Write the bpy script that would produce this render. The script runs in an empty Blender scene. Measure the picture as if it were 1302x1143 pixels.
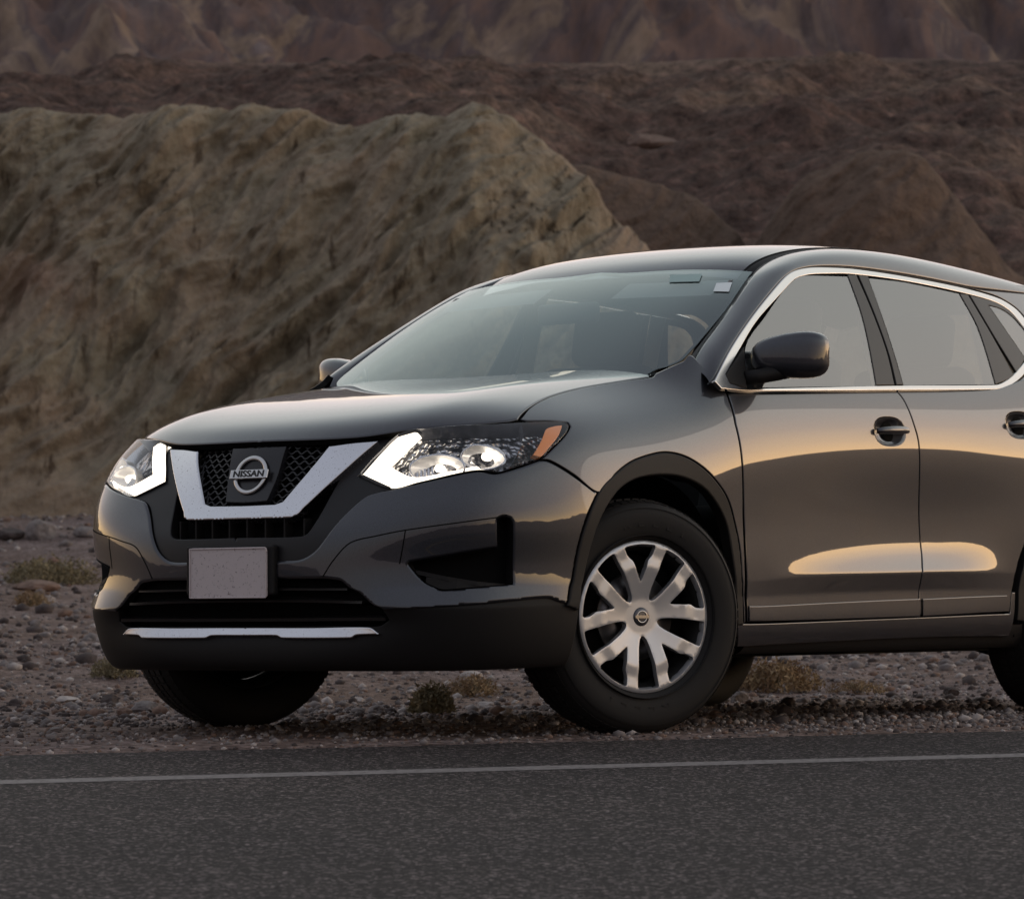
import bpy, bmesh, math, random
import numpy as np
from mathutils import Matrix, Vector
from mathutils.geometry import delaunay_2d_cdt
R = math.radians
random.seed(5); rng = np.random.default_rng(5)
SC = bpy.context.scene
COL = SC.collection

# ---------- camera ----------
cd = bpy.data.cameras.new("camera"); cam = bpy.data.objects.new("camera", cd); COL.objects.link(cam)
cam.location = (0, 0, .8121); cam.rotation_euler = (R(90) + .004853, 0, 0)
cd.sensor_width = 36; cd.lens = 4841.8 / 1302 * 36; cd.clip_start = .5; cd.clip_end = 20000
cd.dof.use_dof = True; cd.dof.focus_distance = 11.6; cd.dof.aperture_fstop = 11
SC.camera = cam
SC.render.resolution_x, SC.render.resolution_y = 1024, 898
# ---------- world and light ----------
SC.view_settings.view_transform = 'Standard'; SC.view_settings.look = 'None'
SC.view_settings.exposure = 0; SC.view_settings.gamma = 1
wd = bpy.data.worlds.new("World"); SC.world = wd; wd.use_nodes = True
nt = wd.node_tree; sky = nt.nodes.new('ShaderNodeTexSky'); sky.sky_type = 'NISHITA'; sky.sun_disc = False
sky.sun_elevation = R(3); sky.sun_rotation = R(72); sky.dust_density = 3.0; sky.ozone_density = 1.0
# dusk gradient: golden band over the sunset, cool grey blue overhead; the physical sky is mixed in below it
geo_ = nt.nodes.new('ShaderNodeTexCoord'); sx = nt.nodes.new('ShaderNodeSeparateXYZ'); nt.links.new(geo_.outputs['Generated'], sx.inputs[0])
def sramp(stops):
    r = nt.nodes.new('ShaderNodeValToRGB')
    while len(r.color_ramp.elements) < len(stops): r.color_ramp.elements.new(.5)
    for e, (p, c) in zip(r.color_ramp.elements, stops): e.position = p; e.color = (*[k / 4 for k in c], 1)
    nt.links.new(sx.outputs['Z'], r.inputs[0]); return r
cool = sramp([(0, (.36,.29,.29)), (.10, (.33,.30,.33)), (.38, (.33,.33,.38)), (.7, (.38,.39,.45)), (1, (.32,.33,.38))])
warm = sramp([(0, (4.0,2.6,1.05)), (.05, (4.0,2.65,1.3)), (.11, (2.2,1.65,1.15)), (.20, (1.15,1.0,.98)), (.32, (1.08,1.03,.99)), (.46, (1.06,1.08,1.04)), (.65, (.58,.64,.67)), (.85, (.36,.38,.43)), (1, (.32,.33,.38))])
vm = nt.nodes.new('ShaderNodeVectorMath'); vm.operation = 'DOT_PRODUCT'; nt.links.new(geo_.outputs['Generated'], vm.inputs[0]); vm.inputs[1].default_value = (math.sin(R(42)), math.cos(R(42)), 0)
mr = nt.nodes.new('ShaderNodeMapRange'); mr.interpolation_type = 'SMOOTHSTEP'; nt.links.new(vm.outputs['Value'], mr.inputs[0]); mr.inputs[1].default_value = -.8; mr.inputs[2].default_value = .72
mxw = nt.nodes.new('ShaderNodeMix'); mxw.data_type = 'RGBA'; nt.links.new(mr.outputs[0], mxw.inputs[0]); nt.links.new(cool.outputs[0], mxw.inputs[6]); nt.links.new(warm.outputs[0], mxw.inputs[7])
bg1 = nt.nodes['Background']; nt.links.new(sky.outputs[0], bg1.inputs[0]); bg1.inputs[1].default_value = .05
bg2 = nt.nodes.new('ShaderNodeBackground'); nt.links.new(mxw.outputs[2], bg2.inputs[0]); bg2.inputs[1].default_value = 3.8
ad = nt.nodes.new('ShaderNodeAddShader'); nt.links.new(bg1.outputs[0], ad.inputs[0]); nt.links.new(bg2.outputs[0], ad.inputs[1]); nt.links.new(ad.outputs[0], nt.nodes['World Output'].inputs[0])
sl = bpy.data.lights.new("sun", 'SUN'); sun = bpy.data.objects.new("sun", sl); COL.objects.link(sun)
sl.energy = .14; sl.angle = R(25); sl.color = (1, .88, .76)
sun.rotation_euler = (R(78), 0, R(-72 + 180)); sun.location = (20, 5, 10)

# ---------- helpers ----------
def ss(a, b, x): t = np.clip((x - a) / (b - a), 0, 1); return t * t * (3 - 2 * t)
def link(o, parent=None):
    COL.objects.link(o)
    if parent: o.parent = parent
    return o
def empty(name, parent=None):
    return link(bpy.data.objects.new(name, None), parent)
def mesh_obj(name, V, F, mat, parent=None, normals=None, smooth=True):
    me = bpy.data.meshes.new(name); me.from_pydata([tuple(map(float, v)) for v in V], [], [tuple(map(int, f)) for f in F])
    me.validate(); me.update()
    if smooth:
        for pl in me.polygons: pl.use_smooth = True
    if normals is not None and len(me.vertices) == len(normals):
        me.normals_split_custom_set_from_vertices([tuple(map(float, n)) for n in normals])
    if isinstance(mat, (list, tuple)):
        for m in mat: me.materials.append(m)
    else: me.materials.append(mat)
    return link(bpy.data.objects.new(name, me), parent)
def tag(o, label=None, cat=None, group=None, kind=None):
    if label: o['label'] = label
    if cat: o['category'] = cat
    if group: o['group'] = group
    if kind: o['kind'] = kind
    return o

def mat(name, col=(.5,.5,.5), rough=.5, metal=0, coat=0, coat_rough=.03, spec=.5, emit=None, es=0, alpha=1, trans=0, ior=1.5):
    m = bpy.data.materials.new(name); m.use_nodes = True; b = m.node_tree.nodes['Principled BSDF']
    b.inputs['Base Color'].default_value = (*col, 1); b.inputs['Roughness'].default_value = rough; b.inputs['Metallic'].default_value = metal
    b.inputs['Coat Weight'].default_value = coat; b.inputs['Coat Roughness'].default_value = coat_rough
    b.inputs['Specular IOR Level'].default_value = spec; b.inputs['IOR'].default_value = ior
    b.inputs['Transmission Weight'].default_value = trans
    if emit: b.inputs['Emission Color'].default_value = (*emit, 1); b.inputs['Emission Strength'].default_value = es
    return m
def nodes(m): return m.node_tree, m.node_tree.nodes['Principled BSDF']
def noise_node(nt, scale, detail=4, rough=.6, coord='Object', vec=None, dist=0, stretch=None):
    n = nt.nodes.new('ShaderNodeTexNoise'); n.inputs['Scale'].default_value = scale; n.inputs['Detail'].default_value = detail
    n.inputs['Roughness'].default_value = rough; n.inputs['Distortion'].default_value = dist
    if vec is None:
        tc = nt.nodes.new('ShaderNodeTexCoord'); vec = tc.outputs[coord]
    if stretch:
        mp = nt.nodes.new('ShaderNodeMapping'); mp.inputs['Scale'].default_value = stretch[0]; mp.inputs['Rotation'].default_value = stretch[1]
        nt.links.new(vec, mp.inputs['Vector']); vec = mp.outputs[0]
    nt.links.new(vec, n.inputs['Vector'])
    return n
def ramp(nt, src, stops, interp='LINEAR'):
    r = nt.nodes.new('ShaderNodeValToRGB'); r.color_ramp.interpolation = interp
    while len(r.color_ramp.elements) < len(stops): r.color_ramp.elements.new(.5)
    for e, (p, c) in zip(r.color_ramp.elements, stops):
        e.position = p; e.color = (*c, 1) if len(c) == 3 else c
    nt.links.new(src, r.inputs[0]); return r
def mix(nt, fac, a, b, mode='MIX'):
    m = nt.nodes.new('ShaderNodeMix'); m.data_type = 'RGBA'; m.blend_type = mode
    for s, sock in ((fac, m.inputs[0]), (a, m.inputs[6]), (b, m.inputs[7])):
        if isinstance(s, (int, float)): sock.default_value = s
        elif isinstance(s, tuple): sock.default_value = (*s, 1)
        else: nt.links.new(s, sock)
    return m.outputs[2]
def bump(nt, b, h, strength=.3, dist=.01):
    n = nt.nodes.new('ShaderNodeBump'); n.inputs['Strength'].default_value = strength; n.inputs['Distance'].default_value = dist
    nt.links.new(h, n.inputs['Height']); nt.links.new(n.outputs[0], b.inputs['Normal']); return n

# ---------- surfaces of the car (car frame: x forward from the front axle, y to the car's left, z up) ----------
def se_pt(th, X0, L, ym, n, sgn=1):
    c = max(math.cos(th), 0.0); s = max(math.sin(th), 0.0)
    return X0 - sgn * L * (1 - c ** (2 / n)), ym * s ** (2 / n)

def base_curve():
    pts = []
    for k in range(161):
        th = (k / 160) ** 1.6 * math.pi / 2
        pts.append(se_pt(th, .955, .70, .905, 2.78))
    x = .255
    while x > -3.1:
        x -= .02; pts.append((x, .905))
    for k in range(161):
        th = math.pi / 2 - (k / 160) * math.pi / 2
        a = se_pt(th, -3.72, -.6, .905, 2.8)
        if a[0] < pts[-1][0] or k > 5: pts.append(a)
    return np.array(pts)
BASE = base_curve()

def base_at(kind, val):
    n = len(BASE)
    if kind == 'y': i = next(k for k in range(n) if BASE[k, 1] >= val - 1e-6)
    elif kind == 'x': i = next(k for k in range(60, n) if BASE[k, 0] <= val)
    else: i = n - 1 - next(k for k in range(n) if BASE[n - 1 - k, 1] >= val - 1e-6)
    i = min(max(i, 1), n - 2)
    t = BASE[i + 1] - BASE[i - 1]; t = t / np.linalg.norm(t)
    nrm = np.array([t[1], -t[0]])
    p = BASE[i]
    if kind != 'x' and val == 0: nrm = np.array([1., 0.]) if kind == 'y' else np.array([-1., 0.]); p = np.array([p[0], 0.])
    if nrm @ (p - np.array([-1.4, 0])) < 0: nrm = -nrm
    return p, nrm

# per column: 15 (inset, z) pairs from the sill up to the bonnet shut line or belt
COLS = [
 ('y', 0.0, [(.20,.185),(.085,.19),(.064,.24),(.066,.30),(.098,.345),(.055,.395),(.018,.44),(.012,.50),(.015,.56),(.022,.62),(.055,.67),(.085,.74),(.105,.80),(.112,.855),(.145,.93)]),
 ('y', .22, [(.19,.185),(.08,.19),(.056,.24),(.058,.30),(.088,.345),(.048,.395),(.015,.44),(.010,.50),(.012,.56),(.022,.62),(.058,.67),(.09,.74),(.118,.80),(.138,.855),(.178,.93)]),
 ('y', .42, [(.17,.185),(.07,.19),(.034,.24),(.032,.30),(.055,.345),(.012,.39),(.010,.44),(.015,.50),(.015,.56),(.022,.62),(.055,.68),(.09,.74),(.13,.80),(.165,.86),(.222,.935)]),
 ('y', .60, [(.15,.185),(.07,.19),(.04,.24),(.020,.30),(.008,.345),(-.006,.385),(.018,.455),(.024,.51),(.020,.57),(.018,.63),(.030,.69),(.065,.75),(.105,.82),(.14,.875),(.195,.94)]),
 ('y', .73, [(.13,.185),(.07,.19),(.035,.24),(.014,.30),(.003,.345),(-.006,.385),(.018,.455),(.022,.51),(.014,.57),(.008,.63),(.014,.70),(.040,.76),(.08,.83),(.12,.885),(.18,.945)]),
 ('y', .82, [(.11,.185),(.06,.195),(.03,.24),(.012,.30),(.003,.345),(-.004,.385),(.014,.455),(.016,.51),(.008,.57),(.001,.63),(.006,.70),(.022,.77),(.055,.84),(.105,.90),(.155,.945)]),
 ('x', .48, [(.10,.19),(.05,.20),(.026,.24),(.010,.30),(.003,.345),(0.,.39),(.006,.455),(.008,.51),(.004,.57),(0.,.63),(.004,.70),(.014,.775),(.035,.85),(.09,.925),(.18,.975)]),
 ('x', .30, [(.09,.20),(.045,.205),(.022,.245),(.010,.30),(.004,.35),(0.,.40),(.002,.46),(.003,.52),(.001,.58),(-.002,.64),(0.,.71),(.008,.79),(.024,.87),(.085,.96),(.205,1.022)]),
 ('x', 0.0, [(.08,.21),(.045,.215),(.022,.25),(.010,.30),(.006,.36),(.003,.42),(.002,.48),(0.,.54),(-.001,.60),(-.003,.66),(-.004,.73),(.004,.81),(.022,.895),(.085,.995),(.215,1.072)]),
 ('x', -.30, [(.08,.22),(.048,.225),(.024,.255),(.010,.30),(.006,.36),(.005,.42),(.003,.48),(.004,.54),(.006,.60),(.006,.67),(.004,.75),(.006,.83),(.020,.93),(.075,1.035),(.20,1.135)]),
 ('x', -.43, [(.08,.22),(.048,.225),(.026,.258),(.012,.30),(.006,.355),(.008,.415),(.005,.47),(.006,.53),(.009,.60),(.011,.67),(.008,.75),(.007,.835),(.016,.93),(.048,1.04),(.13,1.20)]),
 ('x', -.55, [(.08,.22),(.05,.23),(.028,.262),(.014,.30),(.008,.35),(.012,.41),(.008,.465),(.008,.53),(.010,.59),(.012,.66),(.010,.75),(.008,.84),(.014,.93),(.034,1.02),(.062,1.095)]),
 ('x', -.85, [(.08,.22),(.05,.23),(.028,.266),(.014,.30),(.008,.355),(.010,.42),(.002,.490),(.006,.520),(.008,.575),(.012,.67),(.012,.765),(.010,.85),(.013,.94),(.030,1.03),(.055,1.10)]),
 ('x', -1.30, [(.08,.22),(.05,.232),(.028,.270),(.014,.305),(.008,.36),(.011,.43),(-.001,.495),(.016,.550),(.020,.605),(.022,.69),(.017,.775),(.010,.865),(.012,.955),(.028,1.045),(.052,1.115)]),
 ('x', -1.75, [(.08,.22),(.05,.235),(.028,.275),(.014,.31),(.008,.365),(.011,.435),(-.003,.505),(.021,.555),(.024,.610),(.025,.695),(.016,.79),(.007,.88),(.010,.97),(.026,1.06),(.050,1.13)]),
 ('x', -2.10, [(.08,.22),(.05,.237),(.028,.277),(.014,.315),(.008,.37),(.008,.435),(.003,.50),(.004,.565),(.006,.625),(.008,.71),(.003,.80),(-.002,.89),(.004,.98),(.022,1.07),(.048,1.145)]),
 ('x', -2.45, [(.08,.22),(.05,.237),(.028,.277),(.012,.315),(.006,.37),(.004,.435),(.0,.50),(-.004,.565),(-.008,.63),(-.010,.72),(-.012,.81),(-.012,.90),(-.004,.99),(.016,1.09),(.044,1.175)]),
 ('x', -2.80, [(.08,.22),(.05,.237),(.028,.277),(.012,.315),(.006,.37),(.004,.435),(.0,.50),(-.004,.565),(-.010,.63),(-.012,.72),(-.014,.81),(-.012,.91),(-.002,1.01),(.02,1.12),(.05,1.22)]),
 ('x', -3.20, [(.09,.23),(.05,.247),(.028,.287),(.012,.33),(.006,.38),(.004,.44),(.0,.51),(.0,.58),(.0,.65),(.0,.74),(.006,.83),(.015,.93),(.03,1.03),(.05,1.14),(.08,1.25)]),
 ('t', .82, [(.10,.27),(.05,.28),(.028,.31),(.012,.35),(.006,.40),(.004,.46),(.0,.53),(.0,.60),(.02,.67),(.04,.76),(.05,.85),(.06,.95),(.07,1.05),(.085,1.16),(.11,1.27)]),
 ('t', .45, [(.10,.27),(.05,.28),(.028,.31),(.012,.35),(.006,.40),(.004,.46),(.0,.53),(.0,.60),(.03,.67),(.05,.76),(.06,.85),(.07,.95),(.08,1.05),(.10,1.16),(.13,1.27)]),
 ('t', 0.0, [(.10,.27),(.05,.28),(.028,.31),(.012,.35),(.006,.40),(.004,.46),(.0,.53),(.0,.60),(.03,.67),(.05,.76),(.06,.85),(.07,.95),(.08,1.05),(.10,1.16),(.13,1.27)]),
]
def make_net():
    net = []
    for kind, val, rows in COLS:
        p, n = base_at(kind, val)
        net.append([(p[0] - i * n[0], p[1] - i * n[1] if not (kind != 'x' and val == 0) else 0., z) for i, z in rows])
    net = np.array(net)
    r5 = net[:, 5:6]; r6 = net[:, 6:7]          # tighten the two creases of the lower body
    net = np.concatenate([net[:, :6], r5 + .12 * (r6 - r5), r6 + .12 * (r5 - r6), net[:, 6:]], 1)
    for c in range(6, 17):                        # tuck the top row under bonnet, pillar and glass
        d = net[c, -1] - net[c, -2]; net[c, -1] += np.array([0, d[1] * .55 - .012, d[2] * .45])
    first = net[1:2] * [1, -1, 1]; last = net[-2:-1] * [1, -1, 1]
    net = np.concatenate([first, net, last])
    top = 2 * net[:, -1:] - net[:, -2:-1]; bot = 2 * net[:, :1] - net[:, 1:2]
    return np.concatenate([bot, net, top], 1)
def bspl(t):
    return np.stack([(1 - t) ** 3 / 6, (3 * t ** 3 - 6 * t ** 2 + 4) / 6, (-3 * t ** 3 + 3 * t ** 2 + 3 * t + 1) / 6, t ** 3 / 6], -1)
class Net:                       # uniform cubic B-spline surface over a control net padded by one on every side
    def __init__(s, net): s.N = np.asarray(net, float); s.nu = s.N.shape[0] - 3; s.nv = s.N.shape[1] - 3
    def __call__(s, u, v):
        u = np.clip(np.asarray(u, float), 0, s.nu - 1e-9); v = np.clip(np.asarray(v, float), 0, s.nv - 1e-9)
        i = u.astype(int); j = v.astype(int); a = bspl(u - i); b = bspl(v - j); o = 0
        for k in range(4):
            for l in range(4):
                o = o + (a[..., k] * b[..., l])[..., None] * s.N[i + k, j + l]
        return o
    def normal(s, u, v):
        h = 1e-3; u = np.clip(np.asarray(u, float), 0, s.nu - 1e-6); v = np.clip(np.asarray(v, float), 0, s.nv - 1e-6)
        du = s(np.minimum(u + h, s.nu - 1e-6), v) - s(np.maximum(u - h, 0), v)
        dv = s(u, np.minimum(v + h, s.nv - 1e-6)) - s(u, np.maximum(v - h, 0))
        n = np.cross(du, dv); return n / (np.linalg.norm(n, axis=-1, keepdims=True) + 1e-12)
W = Net(make_net())
def pad(net, sym=False):
    net = np.asarray(net, float)
    if sym: first = net[1:2] * [1, -1, 1]
    else: first = 2 * net[:1] - net[1:2]
    net = np.concatenate([first, net, 2 * net[-1:] - net[-2:-1]])
    return np.concatenate([2 * net[:, :1] - net[:, 1:2], net, 2 * net[:, -1:] - net[:, -2:-1]], 1)
# bonnet: columns by y (0 = centre line), rows by x from the leading edge back; height table
HX = [.83, .79, .74, .66, .54, .36, .16, -.04, -.20, -.34]
HB = [.858,.894,.938,.975,1.012,1.047,1.079,1.107,1.130,1.152]
HZ = {0.0: [z - .004 for z in HB], .20: [z - .002 for z in HB], .38: [z + .001 for z in HB],   .52: [z + .009 * (1 - abs(k - 4) / 6) - .004 * k / 9 for k, z in enumerate(HB)],
      .64: [z - .010 - .010 * k / 9 for k, z in enumerate(HB)], .73: [z - .024 - .022 * k / 9 for k, z in enumerate(HB)], .82: [z - .045 - .03 * k / 9 for k, z in enumerate(HB)]}
HS = {0.0:.034, .20:.022, .38:-.02, .52:-.075, .64:-.14, .73:-.21, .82:-.30}     # leading edge sweeps back with y
def hood_net():
    return [[(HX[k] + HS[y] * (1 - k / 9) ** 1.0, y, HZ[y][k]) for k in range(10)] for y in HZ]
Hs = Net(pad(hood_net(), True))
# windscreen: u across (0 centre), v from base to header
WSN = [[(-.20,0,1.10),(-.36,0,1.207),(-.60,0,1.350),(-.84,0,1.470),(-1.05,0,1.552)],
       [(-.205,.2,1.10),(-.365,.2,1.206),(-.605,.198,1.349),(-.845,.195,1.468),(-1.055,.19,1.550)],
       [(-.23,.42,1.10),(-.39,.415,1.203),(-.63,.405,1.344),(-.865,.395,1.463),(-1.07,.385,1.543)],
       [(-.275,.61,1.10),(-.43,.60,1.199),(-.665,.58,1.339),(-.89,.565,1.456),(-1.085,.55,1.535)],
       [(-.36,.775,1.10),(-.515,.76,1.195),(-.745,.735,1.329),(-.955,.71,1.443),(-1.14,.69,1.520)]]
WS = Net(pad(WSN, True))
# roof: u across, v back
RX = [-.93,-1.02,-1.20,-1.50,-1.90,-2.35,-2.80,-3.20,-3.45]
RZc = [1.490,1.551,1.612,1.654,1.668,1.652,1.622,1.585,1.555]
RN = [[(RX[k] - .28 * y * y * max(0, 1 - k / 4), y * (1 if k < 8 else .97), RZc[k] - dz * (1 if k > 1 else .85)) for k in range(9)]
      for y, dz in ((0, 0), (.18, .002), (.34, .008), (.46, .018), (.56, .034), (.64, .058))]
RF = Net(pad(RN, True))
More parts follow.
